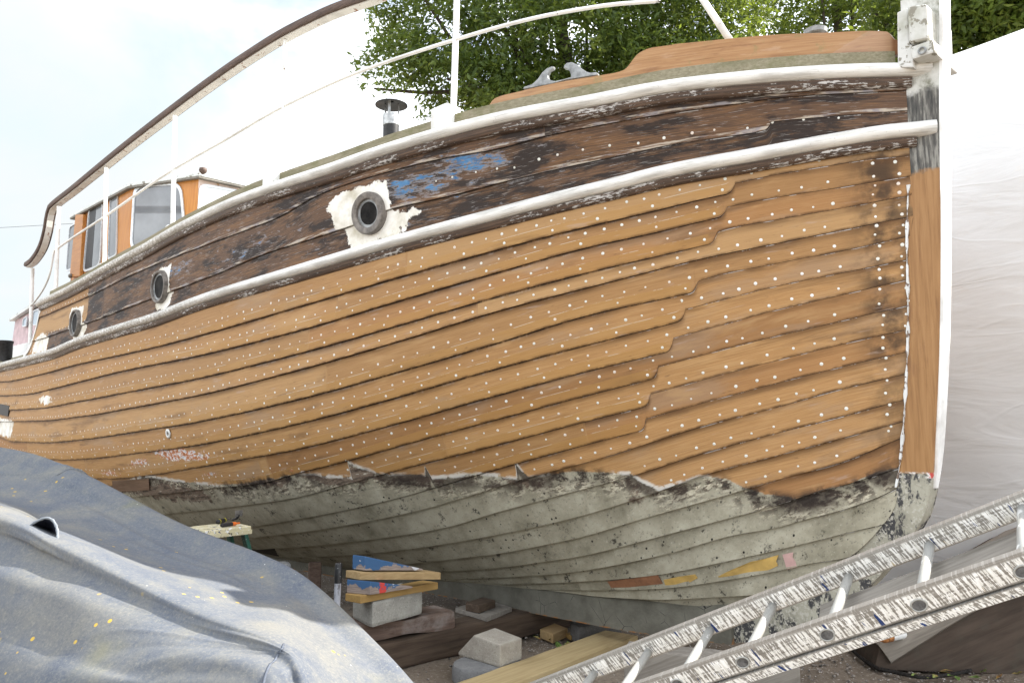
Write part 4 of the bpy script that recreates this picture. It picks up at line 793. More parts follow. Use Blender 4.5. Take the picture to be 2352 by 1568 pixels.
# hanging corner folds at the right end
dn += .010*np.sin((cI-5.)*7.+rI*.8)*np.clip((cI-5.25)/.8, 0, 1)*np.clip((rI-5.1)/.8, 0, 1)
dn -= .02*np.exp(-((cI-4.3)/.35)**2)*np.clip((rI-2.5)/1, 0, 1)*np.clip((5.2-rI)/1, 0, 1)
grid = grid+gnorm(grid)*dn[..., None]
def canvas():
    g = G('canvas_tarp', .9, .15); p = g.pos(); w = g.noise(p, 260., 2, .5); sp = g.noise(p, 70., 6, .75); md = g.noise(p, 4.5, 7, .62, .4); lg = g.noise(p, 1.6, 5, .6)
    c = g.ramp(md, [(.3, (.082, .096, .124)), (.5, (.112, .122, .138)), (.72, (.155, .155, .145))]); c = g.mix(g.mul(g.st(lg, .48, .62), .42), c, (.19, .182, .155)); sp2 = g.noise(p, 130., 4, .7); c = g.mix(g.mul(g.st(sp, .50, .68), .42), c, (.24, .232, .195)); c = g.mix(g.mul(g.st(sp2, .52, .70), .32), c, (.26, .25, .21)); c = g.mix(g.mul(g.st(sp, .47, .30), .45), c, (.05, .065, .098)); c = g.mix(g.mul(g.st(sp2, .46, .30), .3), c, (.055, .068, .095))
    yl = g.mul(g.st(g.voro(g.map(p, (1, 1, 1), (3, 1, 2)), 17.), .17, .12), g.st(g.noise(p, 2.4, 2), .56, .62)); c = g.mix(g.mul(yl, .9), c, (.50, .34, .06))
    c = g.mix(g.mul(g.st(g.noise(g.map(p, (1, 1, 1), (5, 2, 0)), 1.4, 4), .62, .74), .4), c, (.19, .18, .085)); c = g.mix(g.st(g.voro(p, 11.), .035, .02), c, (.6, .6, .56))
    g.bump(g.ma('ADD', g.mul(w, .5), sp), .25, .004); return g.col(c)
M['canvas'] = canvas()
cov = thing('boat_cover', 'faded blue grey canvas cover draped over a dinghy in the left foreground', 'tarpaulin', (grid[60, 80, 0], grid[60, 80, 1], 0))
fq = [(i*MC+j, i*MC+j+1, (i+1)*MC+j+1, (i+1)*MC+j) for i in range(MR-1) for j in range(MC-1)]
obj('canvas', grid.reshape(-1, 3), fq, M['canvas'], cov, smooth=True)
# hem across the left end
j0 = grid[:, :]; 
hem = np.array([P(-330, 1062, 5.95), P(0, 1089, 5.32), P(60, 1091, 5.2), P(120, 1092, 5.08), P(172, 1091, 4.98)]); hem = resample(hem, 30)
fl = []; i0 = int(2./10*(MR-1)); nj = int(MC*2.25/7); cut_ = []
for j in range(nj):
    x_, yy = project(grid[:, j]); tgt = np.interp(x_[i0], [-330, 0, 172, 215], [1060, 1091, 1094, 1103]); cut_.append(np.interp(tgt, yy[i0:i0+40], np.arange(i0, i0+40)))
cut_ = np.convolve(np.pad(cut_, 4, 'edge'), np.ones(9)/9, 'valid')
def gl(i_, j): k_ = int(i_); f_ = i_-k_; return grid[k_, j]*(1-f_)+grid[k_+1, j]*f_
gn_ = gnorm(grid)
for j in range(nj):
    nn_ = gn_[:, j]; ci = max(cut_[j], i0+.3); a_, b_ = grid[i0-3, j]+nn_[i0-3]*.006, gl(ci, j)+nn_[i0+2]*.014; m_ = gl((i0+ci)/2, j)+nn_[i0+1]*.010; fl.append([a_, m_, b_, gl(ci, j)+nn_[i0+2]*.001])
MB().rings(fl, False, False).build('hem_flap', M['canvas'], cov)
# stitched seam running down from the corner
cs = int(MC*5.02/7); seam_p = grid[int(MR*5.0/10):int(MR*9/10), cs]; seam_n = gnorm(grid)[int(MR*5.0/10):int(MR*9/10), cs]
rg = [[q+n*.001-np.array([.005, 0, 0]), q+n*.004, q+n*.001+np.array([.005, 0, 0]), q-n*.004] for q, n in zip(seam_p, seam_n)]
MB().rings(rg).build('seam', plain('seam_tape', (.10, .115, .145), .9, 0, .2, 60.), cov, smooth=True)
def gp(ci, ri): return grid[int(np.clip(ri/(len(net)-1)*(MR-1), 0, MR-1)), int(np.clip(ci/7*(MC-1), 0, MC-1))]
# the open vent sleeve behind the ridge
arch = [(66,1212,3.50),(74,1203,3.50),(90,1194,3.50),(106,1189,3.50),(118,1192,3.49),(127,1203,3.48),(132,1220,3.46),(132,1244,3.44)]
ar = resample(np.array([P(*q) for q in arch]), 22); cen = ar.mean(0); back = [cen+(q-cen)*.8+np.array([-.08, .14, -.05]) for q in ar]; bk2 = [cen+(q-cen)*.3+np.array([-.13, .22, -.09]) for q in ar]
M['navy'] = plain('vent_lining', (.03, .035, .06), .9, 0, .2, 30.)
MB().rings([ar, back, bk2], False, False).build('vent_sleeve', M['navy'], cov, smooth=True)
MB().tube(ar, [.0055+.0015*sin(i*2.4) for i in range(22)], 8).build('vent_rim', plain('rim_webbing', (.20, .22, .24), .8, 0, .15, 60.), cov, smooth=True)
# ------------------------------------------------------------------ white shrink-wrapped boat behind, to the right
Dv = np.array([.7071, -.7071, 0]); Bk = np.array([.7071, .7071, 0]); B0 = np.array([3.26, 6.04, 0])
pf = [(-.02,.0),(0,.5),(0,1.2),(.0,2.0),(.03,2.7),(.09,3.3),(.2,3.8),(.45,4.25),(.95,4.62),(1.7,4.75),(2.6,4.62),(3.1,4.2),(3.3,3.4),(3.3,1.5),(3.3,.0)]
pf = resample(pf, 70); wv = np.linspace(-4.6, 4.4, 130); gr = np.zeros((130, 70, 3))
for i, w_ in enumerate(wv):
    e = abs((w_+.1)/4.5); nar = 1-.35*max(0, (e-.75)/.25)**2
    for j, (o_, z) in enumerate(pf):
        wr = .012*sin(w_*1.6+z*8+1.2*sin(w_*.8))*np.clip((z-2.4)/1.2, 0, 1)+.016*sin(z*21-w_*3.3+2*sin(w_*1.9))*np.clip((z-2.6)/1., 0, 1)+.010*sin(w_*2.2)*sin(z*2.3)+.006*sin(z*5.+w_*6.1)
        gr[i, j] = B0+Dv*w_+Bk*(1.65+(o_-1.65)*nar-wr*(1 if o_ < 1.7 else 0))+Z3*(z*1.022*(1-.12*max(0, (e-.8)/.2)**2)+.04*sin(w_*2.1)*(z > 4))
g = G('shrink_wrap', .5, .35); p = g.pos(); n = g.noise(p, 1.2, 6, .6); c = g.ramp(n, [(.3, (.60, .605, .60)), (.7, (.645, .65, .645))])
cr_ = g.noise(g.map(p, (1, 1, 3.4), rot=(0, .15, .78)), 1.1, 5, .5, .8); c = g.mix(g.mul(g.st(g.noise(g.map(p, (3, 3, 9)), 2., 6, .7), .58, .66), .2), c, (.60, .56, .50)); g.bump(g.ma('ADD', cr_, g.ma('ADD', g.mul(g.noise(p, 6., 4), .10), g.mul(g.st(g.ma('ABSOLUTE', g.ma('SUBTRACT', g.noise(g.map(p, (.5, .5, 2.2)), 1.3, 2, .5, .4), .5)), .02, .0), .06))), .45, .04); M['wrap'] = g.col(c)
cv = thing('covered_boat', 'boat under a white plastic cover standing behind the bow on the right', 'covered boat', B0+Bk*1.65)
obj('cover', gr.reshape(-1, 3), [(i*70+j, i*70+j+1, (i+1)*70+j+1, (i+1)*70+j) for i in range(129) for j in range(69)]+[tuple(range(70)), tuple(129*70+j for j in range(70))[::-1]], M['wrap'], cv, smooth=True, auto=60)
# ------------------------------------------------------------------ blocks, timbers, wedges
M['oldoak'] = woodmat('old_dark_timber', (.050, .034, .024), (.105, .075, .052), (.025, .018, .013), -N3, 20., .9, .6, None, .6)
M['rotten'] = woodmat('rotten_timber', (.085, .055, .042), (.19, .135, .105), (.04, .028, .022), (.8, .6, 0), 16., .95, .7, (.25, .22, .20), .8)
M['pine'] = woodmat('pine', (.29, .195, .09), (.41, .29, .145), (.20, .12, .05), (.68, .73, 0), 24., .75, .45, None, .25)
M['pine2'] = woodmat('amber_pine', (.27, .165, .055), (.37, .24, .085), (.18, .10, .035), (.68, .73, 0), 24., .7, .5, None, .25)
M['beam'] = woodmat('yellow_beam', (.33, .245, .12), (.45, .35, .19), (.24, .165, .075), (.63, .78, 0), 22., .8, .45, None, .3)
M['greywood'] = woodmat('grey_wood', (.15, .135, .115), (.25, .23, .20), (.085, .075, .062), (.8, -.42, .42), 26., .85, .55, None, .4)
M['conc'] = concrete('concrete', (.26, .25, .22), (.38, .37, .33)); M['concd'] = concrete('dark_concrete', (.085, .08, .075), (.14, .135, .125), (.22, .2, .19)); M['concg'] = concrete('grey_concrete', (.15, .15, .15), (.22, .22, .215), (.33, .33, .32)); M['concb'] = concrete('buff_concrete', (.28, .25, .21), (.40, .37, .31))
def blk(name, label, cat, c, r, l, h, mat, bevel=.012, amp=.005, cuts=5, seed=1, tilt=(0, 0, 0), group=None):
    c, r, l = map(np.asarray, (c, r, l)); t = np.asarray(tilt, float)
    o = rough_box(name, c, r-c, l-c, Z3*h+t, mat, None, bevel, cuts, amp, seed=seed); tag(o, label, cat, group); return o
tb0, tb1 = PG(842, 1555), PG(1300, 1441); td = (tb1-tb0)/np.linalg.norm(tb1-tb0); tn = np.array([-td[1], td[0], 0])
big = blk('timber', 'long dark brown baulk of timber under the keel carrying the block stack', 'timber', tb0-td*.25, tb0+td*2.6, tb0-td*.25+tn*.24, .175, M['oldoak'], .015, .010, 6, 3)
a_, b_ = PG(838, 1478, .178), PG(1046, 1442, .178); d_ = (b_-a_)/np.linalg.norm(b_-a_); n_2 = np.array([-d_[1], d_[0], 0])
rot = blk('timber', 'short rotten reddish brown timber lying under the grey concrete block', 'timber', a_-d_*.12, b_, a_-d_*.12+n_2*.26, .115, M['rotten'], .022, .009, 6, 8)
zb1 = .297
c, r, l = PG(854, 1441, zb1), PG(972, 1411, zb1), PG(806, 1421, zb1)
blk('concrete_block', 'pale grey concrete block topped with wooden boards and wedges', 'concrete block', c, r, l, .155, M['conc'], .022, .008, 6, 5)
z2 = zb1+.157
c, r, l = PG(828, 1385, z2), PG(1006, 1352, z2), PG(793, 1379, z2)
blk('board', 'amber pine board lying directly on the pale grey concrete block', 'board', c, r, l, .044, M['pine2'], .003, .0015, 4, 6)
def wedge(name, label, c, r, l, h0, h1, mat, seed=0):
    c, r, l = map(np.asarray, (c, r, l)); e1 = r-c; e2 = l-c
    v = [c, r, r+e2, l, c+Z3*h0, r+Z3*h1, r+e2+Z3*h1, l+Z3*h0]
    o = obj(name, v, [(3,2,1,0),(4,5,6,7),(0,1,5,4),(1,2,6,5),(2,3,7,6),(3,0,4,7)], mat, None, bevel=.005); tag(o, label, 'wedge'); return o
def wedge_mat(name, red, seed):
    g = G(name, .75, .2); p = g.map(g.pos(), (1, 1, 1), (seed, 0, seed)); n = g.noise(p, 9., 8, .62, .3); gr = g.noise(g.map(p, (4, 4, 40)), 3., 6); z = g.sep(g.pos())[2]
    c = g.ramp(gr, [(.3, (.17, .135, .115)), (.7, (.33, .27, .235))])
    c = g.mix(g.st(g.ma('ADD', g.mul(n, .9), g.mul(z, 4.5)), .60, .63), c, (.045, .105, .21)); c = g.mix(g.st(g.noise(g.map(p, (1, 1, 1), (4, 4, 4)), 11., 5), .62, .64), c, (.52, .52, .53))
    if red: c = g.mix(g.st(g.noise(g.map(p, (1, 1, 1), (2, 7, 1)), 8., 5), .60, .62), c, (.52, .06, .05))
    g.bump(n, .3, .004); return g.col(c)
z3 = z2+.0455
wedge('wedge', 'blue and red paint splashed wooden wedge between the two pine boards', PG(850, 1366, z3), PG(948, 1350, z3), PG(796, 1361, z3), .082, .012, wedge_mat('wedge_paint', True, 0.))
z4 = z3+.084
c, r, l = PG(827, 1331, z4), PG(827, 1331, z4)+np.array([.47, .27, -.045]), PG(794, 1325, z4)
rough_b = blk('board', 'pale pine board on top of the red and blue splashed wedge', 'board', c, r, l, .044, M['pine'], .003, .0015, 4, 9)
z5 = z4+.046
wedge('wedge', 'topmost blue and white painted wedge with a bare grey end', PG(838, 1310, z5), PG(838, 1310, z5)+np.array([.34, .19, -.03]), PG(809, 1306, z5), .088, .010, wedge_mat('wedge_blue_paint', False, 3.))
# small broken block on a round grey paver, bottom middle
pv = PG(1118, 1552, 0); m = MB(); ang = np.linspace(0, 2*pi, 26)[:-1]; rg = []
for h, k in ((0, 1), (.07, 1), (.088, .965)): rg.append([pv+np.array([.26*k*cos(t)*.9*.8-.17*k*sin(t)*.55, .26*k*cos(t)*.5+.17*k*sin(t)*.9, h]) for t in ang])
o = m.rings(rg).build('paver', M['concg'], None, auto=40); tag(o, 'round edged dark grey paver under the small buff concrete block', 'paver')
zt_ = .089; c, r, l = PG(1149, 1533, zt_), PG(1199, 1513, zt_), PG(1052, 1504, zt_); e1, e2 = r-c, l-c
v = [c, r, r+e2, l, c+Z3*.132, r+Z3*.128, r+e2*.62+Z3*.15, l-e2*.38+Z3*.148, l+Z3*.02, r+e2+Z3*.02]
o = obj('concrete_block', v, [(0,1,2,3),(0,4,5,1),(4,7,6,5),(7,8,9,6),(8,3,2,9),(0,3,8,7,4),(1,5,6,9,2)], M['concb'], None, bevel=.012); tag(o, 'small broken buff concrete block sitting on the round grey paver', 'concrete block')
# yellow beam
zb_ = .10; A_, B_ = PG(1231, 1549, zb_), PG(1465, 1458, zb_); d_ = (B_-A_)/np.linalg.norm(B_-A_); n2 = np.array([-d_[1], d_[0], 0]); w2 = np.linalg.norm(PG(1410, 1447, zb_)-B_)
A0 = A_-d_*.55; A0[2] = 0.004; e1 = B_-A_+d_*.55; blk('beam', 'sawn yellow timber beam with knots running beside the ladder foot', 'beam', A0, A0+e1, A0+n2*.26, .094, M['beam'], .006, .002, 5, 12)
# dark block under the keel, offcuts, grey board and dark block on the big timber
c, r, l = PG(1330, 1483), PG(1420, 1470), PG(1308, 1466); blk('concrete_block', 'dark grey concrete block under the keel behind the yellow beam', 'concrete block', c, c+(r-c)*1.1, l, .13, M['concd'], .012, .005, 5, 14)
c, r, l = PG(1270, 1477), PG(1304, 1462), PG(1240, 1464); blk('wood_block', 'small sawn pine offcut lying beside the dark block under the keel', 'wood block', c, r, l, .062, M['pine'], .004, .001, 3, 15)
c, r, l = PG(1312, 1470), PG(1326, 1464), PG(1300, 1464); blk('wood_block', 'tiny brown wood scrap between the pine offcut and dark block', 'wood block', c, r, l, .03, M['pine2'], .003, .001, 2, 15)
zt2 = .178
c, r, l = PG(1118, 1428, zt2), PG(1176, 1404, zt2), PG(1046, 1405, zt2); blk('board', 'flat grey board laid on the long dark timber beside the keel', 'board', c, r, l, .032, M['greywood'], .004, .003, 4, 16)
zt3 = zt2+.034; c, r, l = PG(1100, 1408, zt3), PG(1137, 1394, zt3), PG(1070, 1401, zt3); blk('wood_block', 'black wooden block standing on the flat grey board near the keel', 'wood block', c, r, l, .052, M['oldoak'], .004, .003, 3, 17)
# stone-like chunk hanging below the hull aft and the prop under it
c = P(640, 1297, 6.2); c[2] = .0; 
o = rough_box('timber', np.array([-1.86, 6.25, .0]), np.array([.22, .05, 0]), np.array([-.08, .2, 0]), Z3*.50, M['concg'], None, .03, 5, .02, 7., 21); tag(o, 'rough grey baulk end standing upright under the hull behind the stepladder', 'timber')
o = rough_box('post', PG(708, 1385), np.array([.10, .02, 0]), np.array([-.03, .09, 0]), Z3*.34, M['rotten'], None, .008, 4, .006, 8., 22); tag(o, 'short brown wooden post on the ground beyond the grey steel pole', 'post')
# timber under the near ladder stile
c, r, l = P(1735, 1600, 3.9), P(1822, 1569, 3.9), P(1500, 1650, 4.15)
zk = P(1837, 1534, 4.0); zt4 = zk[2]; c4a = PP(1706, 1577, [0, 0, zt4], Z3)
e_r = np.array([.78, -.45, 0])/np.linalg.norm([.78, -.45])
A_ = PP(1838, 1533, [0, 0, zt4], Z3)
o = rough_box('timber', np.array([A_[0], A_[1], 0]), -e_r*.9+np.array([0, -.1, 0]), np.array([.05, .16, 0]), Z3*zt4, M['greywood'], None, .006, 5, .003, 9., 23); tag(o, 'squared grey brown timber propping up the near side of the ladder', 'timber')
# steel pole
b_ = P(768, 1420, 4.85); t_ = P(778, 1297, 4.85); b_[2] = 0; t_ = t_+0; ax = t_-b_; mb = MB().tube([b_, b_+ax*.7, b_+ax], .019, 14)
po = thing('steel_pole', 'upright paint worn grey steel pole with a black top', 'pole', b_); g = G('pole_paint', .5, .4); p = g.pos(); n = g.noise(g.map(p, (1, 1, .4)), 30., 6, .65); M['pole'] = g.col(g.ramp(n, [(.36, (.10, .10, .10)), (.44, (.33, .34, .37)), (.62, (.44, .45, .49))])); 
mb.build('shaft', M['pole'], po, smooth=True, auto=40); g = G('pole_cap_paint', .45, .4); M['polecap'] = g.col(g.ramp(g.noise(g.pos(), 70., 6, .7), [(.5, (.012, .012, .012)), (.64, (.03, .03, .03)), (.68, (.6, .6, .6))])); u_ = ax/np.linalg.norm(ax)
MB().lathe(b_+ax-u_*.10, u_, [(.0215,0),(.0215,.105),(.018,.112),(.006,.115)], 16).build('cap', M['polecap'], po, smooth=True, auto=50)
# ------------------------------------------------------------------ stepladder with tools
zs_ = .86; q0, q1, q3 = PG(471, 1219, zs_), PG(578, 1207, zs_), PG(429, 1209, zs_); e1, e2 = q1-q0, q3-q0; u1 = e1/np.linalg.norm(e1); u2 = e2/np.linalg.norm(e2)
sl = thing('stepladder', 'green fibreglass stepladder with a paint spattered cream top', 'stepladder', [*(q0+e1/2+e2/2)[:2], 0])
g = G('spattered_cream', .6, .3); p = g.pos(); n = g.noise(p, 26., 7, .7); c = g.ramp(g.noise(p, 8., 4), [(.3, (.46, .42, .26)), (.7, (.62, .57, .38))]); c = g.mix(g.st(n, .56, .60), c, (.10, .09, .08)); c = g.mix(g.st(g.noise(p, 34., 5), .60, .63), c, (.66, .66, .64)); c = g.mix(g.st(g.noise(g.map(p, (1, 1, 1), (3, 3, 3)), 15., 5), .64, .66), c, (.05, .06, .14)); M['cream'] = g.col(c)
mb = MB(); mb.box(q0-Z3*.05, e1, e2, Z3*.05); mb.build('top_cap', M['cream'], sl, bevel=.010, seg=3)
mb = MB(); mb.box(q0-u1*.004-u2*.004-Z3*.052, e1+u1*.008, u2*.012, Z3*.03); mb.build('rim', M['cream'], sl, bevel=.003)
g = G('green_fibreglass', .5, .35); p = g.pos(); c = g.mix(g.st(g.noise(p, 40., 6, .7), .60, .63), g.ramp(g.noise(p, 9., 4), [(.3, (.012, .055, .040)), (.7, (.025, .10, .07))]), (.55, .55, .50)); M['green'] = g.col(c)
ft = {}
for a in (0, 1):
    for b in (0, 1):
        tp = q0+e1*(.12+.76*a)+e2*(.1+.8*b)-Z3*.05; bt = tp+u1*(.24 if a else -.24)+u2*(.08 if b else -.08); bt[2] = .0
        rg = []
        for pt in (tp, bt): s1, s2 = u1*.014, u2*.034; rg.append([pt-s1-s2, pt+s1-s2, pt+s1+s2, pt-s1+s2])
        MB().rings(rg).build('leg', M['green'], sl, bevel=.004); ft[a, b] = (tp, bt)
for k in range(1, 4):
    f = k/3.6; l0 = ft[0, 0][0]*(1-f)+ft[0, 0][1]*f; l1 = ft[0, 1][0]*(1-f)+ft[0, 1][1]*f
    MB().box(l0-u1*.05, l1-l0, u1*.09, Z3*.02).build('tread', M['zinc'], sl, bevel=.003)
M['blackrub'] = plain('black_rubber', (.02, .02, .022), .6, 0, .2, 40.); M['yel'] = plain('yellow_grip', (.55, .50, .04), .5, 0, .1, 20.); M['org'] = plain('orange_plastic', (.70, .16, .03), .4, 0, .1, 20.); M['steel'] = plain('worn_steel', (.30, .29, .28), .4, .7, .3, 30.)
def tool(name, label, a, ax, parts_, zc):
    a = np.asarray(a); ax = np.asarray(ax)/np.linalg.norm(ax); t = thing(name, label, 'hand tool', a)
    for nm, mat, prof in parts_: MB().lathe(a, ax, prof, 14).build(nm, mat, t, smooth=True, auto=50)
    return t
tz = zs_+.016; ta = PG(500, 1198, tz); tool('chisel', 'black handled chisel with yellow bands lying on the stepladder top', ta, u1*.75+u2*.55-Z3*0, [('handle', M['blackrub'], [(.008,0),(.017,.006),(.016,.05),(.015,.10)]), ('band', M['yel'], [(.0172,.012),(.0172,.02)]), ('band', M['yel'], [(.0158,.098),(.0158,.108)]), ('blade', M['steel'], [(.006,.108),(.006,.20)])], tz)
tb = PG(508, 1206, tz); tool('knife', 'black handled knife with an orange tip on the stepladder edge', tb, u1*.95+u2*.12, [('handle', M['blackrub'], [(.010,0),(.013,.01),(.013,.09)]), ('tip', M['org'], [(.0125,.09),(.0125,.118),(.007,.12),(.006,.155)])], tz)
sc0 = PG(548, 1197, zs_+.002); st_ = thing('scraper', 'paint scraper with a square grey steel blade standing on the stepladder', 'hand tool', sc0)
MB().box(sc0-u1*.03+Z3*.035, u1*.062, u2*.003, Z3*.042).build('blade', M['steel'], st_); MB().tube([sc0+u2*.002-Z3*.0+Z3*.006+u2*.09, sc0+u2*.03+Z3*.02, sc0+Z3*.045], .009, 8).build('handle', M['blackrub'], st_, smooth=True)
# ------------------------------------------------------------------ aluminium ladder
fa, fb = P(1246, 1582, 3.5), P(2352, 1160, 2.5)
dl = (fb-fa); dl /= np.linalg.norm(dl); d1_, d2_ = rays(1471, 1594), rays(2352, 1299)
best = max(np.linspace(.5, 1.2, 1401), key=lambda r: (d2_*r-d1_)@dl/np.linalg.norm(d2_*r-d1_)); gap = lambda t: np.linalg.norm(np.cross((C0+(d1_+d2_*best)*t/2)-fa, dl))
ta_ = min(np.linspace(1.9, 3.2, 400), key=lambda t: abs(gap(t)-.40)); na, nb_ = C0+d1_*ta_, C0+d2_*ta_*best; pm = (na+nb_)/2; fm = (fa+fb)/2
rv = pm-fa; rv = rv-dl*(rv@dl); Wd = np.linalg.norm(rv); rv /= Wd; upn = np.cross(rv, dl); upn *= np.sign(upn[2]); 
dn2 = nb_-na; dn2 /= np.linalg.norm(dn2)
lad = thing('ladder', 'old aluminium ladder streaked with white paint lying sloped across the front of the bow', 'ladder', fa)
def ladder_mat(name):
    g = G(name, .45, .4); S_ = g.at('lu'); T_2 = g.at('lt'); n0 = g.noise(g.comb(g.mul(S_, 1.2), g.mul(T_2, 4.)), 3., 5, .6)
    sk = g.ma('ADD', S_, g.mul(T_2, -.014)); dr = g.noise(g.comb(g.mul(sk, 78.), g.mul(T_2, .62)), 1.9, 6, .62, .2); fi = g.noise(g.comb(g.mul(sk, 120.), g.mul(T_2, 1.6)), 1., 4, .6); co = g.noise(g.comb(g.mul(sk, 40.), g.mul(T_2, .35), 7.), 1.6, 3, .5)
    alu = g.ramp(n0, [(.3, (.22, .21, .19)), (.7, (.34, .33, .31))]); edge_ = g.mul(g.st(T_2, .10, .22), g.st(T_2, .98, .9))
    dr2 = g.ma('ADD', dr, g.mul(g.ma('SUBTRACT', n0, .5), .25)); pm_ = g.mul(g.st(dr2, .475, .50), edge_)
    white = g.ramp(fi, [(.3, (.56, .55, .49)), (.6, (.78, .775, .75))]); c = g.mix(pm_, alu, white)
    c = g.mix(g.mul(g.st(co, .66, .675), edge_), c, (.02, .045, .15)); c = g.mix(g.mul(g.st(co, .27, .25), edge_, .8), c, (.36, .27, .12)); c = g.mix(g.mul(g.st(fi, .74, .76), edge_), c, (.02, .02, .02))
    c = g.mix(g.mul(g.st(T_2, .12, .06), g.st(g.noise(g.comb(g.mul(S_, 55.), 1.), 2., 8, .75), .50, .60), .6), c, (.58, .58, .56))
    g.put(g.b.inputs['Metallic'], g.ma('MULTIPLY', g.ma('SUBTRACT', 1., pm_), .5)); g.bump(pm_, .3, .003); return g.col(c)
M['stile'] = ladder_mat('spattered_aluminium'); M['alu'] = painted('rung_aluminium', (.30, .30, .28), (.60, .60, .58), .60, 16., .45, (.33, .32, .29), .6)
def stile(a, d, L0, L1, side, h=.072, w=.026):
    ss = np.linspace(L0, L1, 120); rg = []
    prof = [(-h/2, 0), (h/2, 0), (h/2, w), (-h/2, w)]
    prof = [(-h/2, 0.0), (-h/2+.006, -.0015), (h/2-.006, -.0015), (h/2, 0.0), (h/2, w), (-h/2, w)]
    for q in ss: c = a+d*q; rg.append([c+upn*x+side*y for x, y in prof])
    o = MB().rings(rg).build('stile', M['stile'], lad, auto=40); n = len(ss); m = len(prof)
    for nm_, q in (('lu', np.repeat(ss+L0*0+(3. if side[0] > 0 else 0), m)), ('lt', np.tile([1-(x+h/2)/h for x, _ in prof], n))): o.data.attributes.new(nm_, 'FLOAT', 'POINT').data.foreach_set('value', q.astype(np.float32))
    return o
Lf = np.linalg.norm(fb-fa); stile(fa, dl, -.75, Lf+1.4, -rv)
Ln = np.linalg.norm(nb_-na); rvn = rv-dn2*(rv@dn2); rvn /= np.linalg.norm(rvn); upf = upn; upn = np.cross(rvn, dn2); upn *= np.sign(upn[2]); stile(na, dn2, -1.05, Ln+1.3, -rvn)
# lower flange of the second ladder section under the near stile
ss = np.linspace(-1.05, Ln+1.3, 60); o = MB().rings([[na+dn2*q+upn*x-rvn*y for x, y in ((-.068, -.006), (-.041, -.006), (-.041, .024), (-.068, .024))] for q in ss]).build('stile', M['stile'], lad, auto=40, label='lower stile of the second ladder section')
for nm_, q in (('lu', np.repeat(ss+5, 4)), ('lt', np.tile([.97, .05, .05, .97], 60))): o.data.attributes.new(nm_, 'FLOAT', 'POINT').data.foreach_set('value', q.astype(np.float32))
for fx, fy, nx, ny in ((1490,1493,1398,1628),(1632,1443,1556,1570),(1775,1389,1706,1520),(1950,1322,1900,1457),(2136,1249,2111,1389),(2350,1164,2350,1312),(2600,1070,2622,1220),(1366,1542,1262,1676)):
    Yf = np.interp(fx, [1246, 2352, 2600], [3.5, 2.5, 2.32]); d = rays(fx, fy); tf = ((fa-C0)@np.cross(dl, rv*0+upn))  # hit on the far stile's inner plane
    pf_ = PP(fx, fy+3, fa, rv); pn_ = PP(nx, ny, na, rvn); rr_ = .0155
    a, b = pf_-rv*.01, pn_-rvn*.006
    MB().tube([a, a+(b-a)*.5, b], rr_, 14).build('rung', M['alu'], lad, smooth=True)
    rc = pn_+rvn*.0015; t = np.linspace(0, 2*pi, 19); ring = [rc+dn2*.021*cos(q)+upn*.017*sin(q) for q in t]
    MB().tube(ring, .0028, 6, False).build('rung_socket', M['alu'], lad, smooth=True)
    MB().prism([rc-rvn*.0005+dn2*.018*cos(q)+upn*.0145*sin(q) for q in t[:-1]], rvn*.0012).build('socket_hole', plain('socket_shadow', (.14, .14, .14), .7, .3, .3, 60.) if 'sockm' not in M else M['sockm'], lad)
    if 'sockm' not in M: M['sockm'] = bpy.data.materials['socket_shadow']
# scaffold plank beneath the rungs
pl0 = fa-upf*.050+rv*.045; e_l = dl; k0 = 1.22
rough_b = rough_box('plank', pl0+e_l*k0, e_l*2.6, rv*.24-upf*.03, -upf*.035, M['greywood'], None, .004, 5, .003, 6., 31); tag(rough_b, 'weathered grey scaffold plank lying between the ladder sides under the rungs', 'plank')
# ------------------------------------------------------------------ dark bevelled ramp, rope, white brush handles
g0_, g1_ = PG(2008, 1537), PG(2352, 1549); gd = (g1_-g0_)/np.linalg.norm(g1_-g0_); gn = np.array([-gd[1], gd[0], 0]); rp_ = [(2620,1135),(2352,1290),(2200,1372),(2020,1484)]
pp = [g0_, g1_, g1_+gd*.55]+[PP(x, y, g0_, gn) for x, y in rp_]
M['ramp'] = woodmat('dark_ramp_wood', (.055, .040, .030), (.10, .074, .056), (.032, .024, .018), (.9, -.1, .42), 10., .85, .5, (.08, .07, .055), .3)
M['rampedge'] = woodmat('ramp_edge_wood', (.20, .175, .145), (.31, .275, .23), (.12, .10, .08), (.9, -.1, .42), 24., .85, .5)
ra = thing('wooden_ramp', 'dark brown wooden ramp with a pale slanted upper edge lying at far right', 'ramp', [*pp[0][:2], 0]); bk = gn*.7
MB().prism(pp, bk).build('side_board', M['ramp'], ra, bevel=.006)
edge = [pp[6], pp[5], pp[4], pp[3]]; fn = -gn
rg = []
for i, q in enumerate(edge): t = edge[min(i+1, 3)]-edge[max(i-1, 0)]; t /= np.linalg.norm(t); u = np.cross(fn, t); u *= np.sign(u[2]); rg.append([q+fn*.010-u*.115, q+fn*.034-u*.10, q+fn*.038-u*.055, q+fn*.006+u*.012, q+bk*.9+u*.015, q+bk*.9-u*.06])
rg = np.swapaxes([resample(np.array([r[k] for r in rg]), 30) for k in range(6)], 0, 1); MB().rings(rg).build('edge_rail', M['rampedge'], ra, auto=30)
M['rope'] = G('black_rope', .9, .15).m; g = G('tarred_rope', .9, .15); p = g.pos(); g.bump(g.noise(p, 120., 3), .8, .006); M['rope'] = g.col(g.ramp(g.noise(p, 50., 5), [(.3, (.012, .011, .010)), (.7, (.045, .04, .036))]))
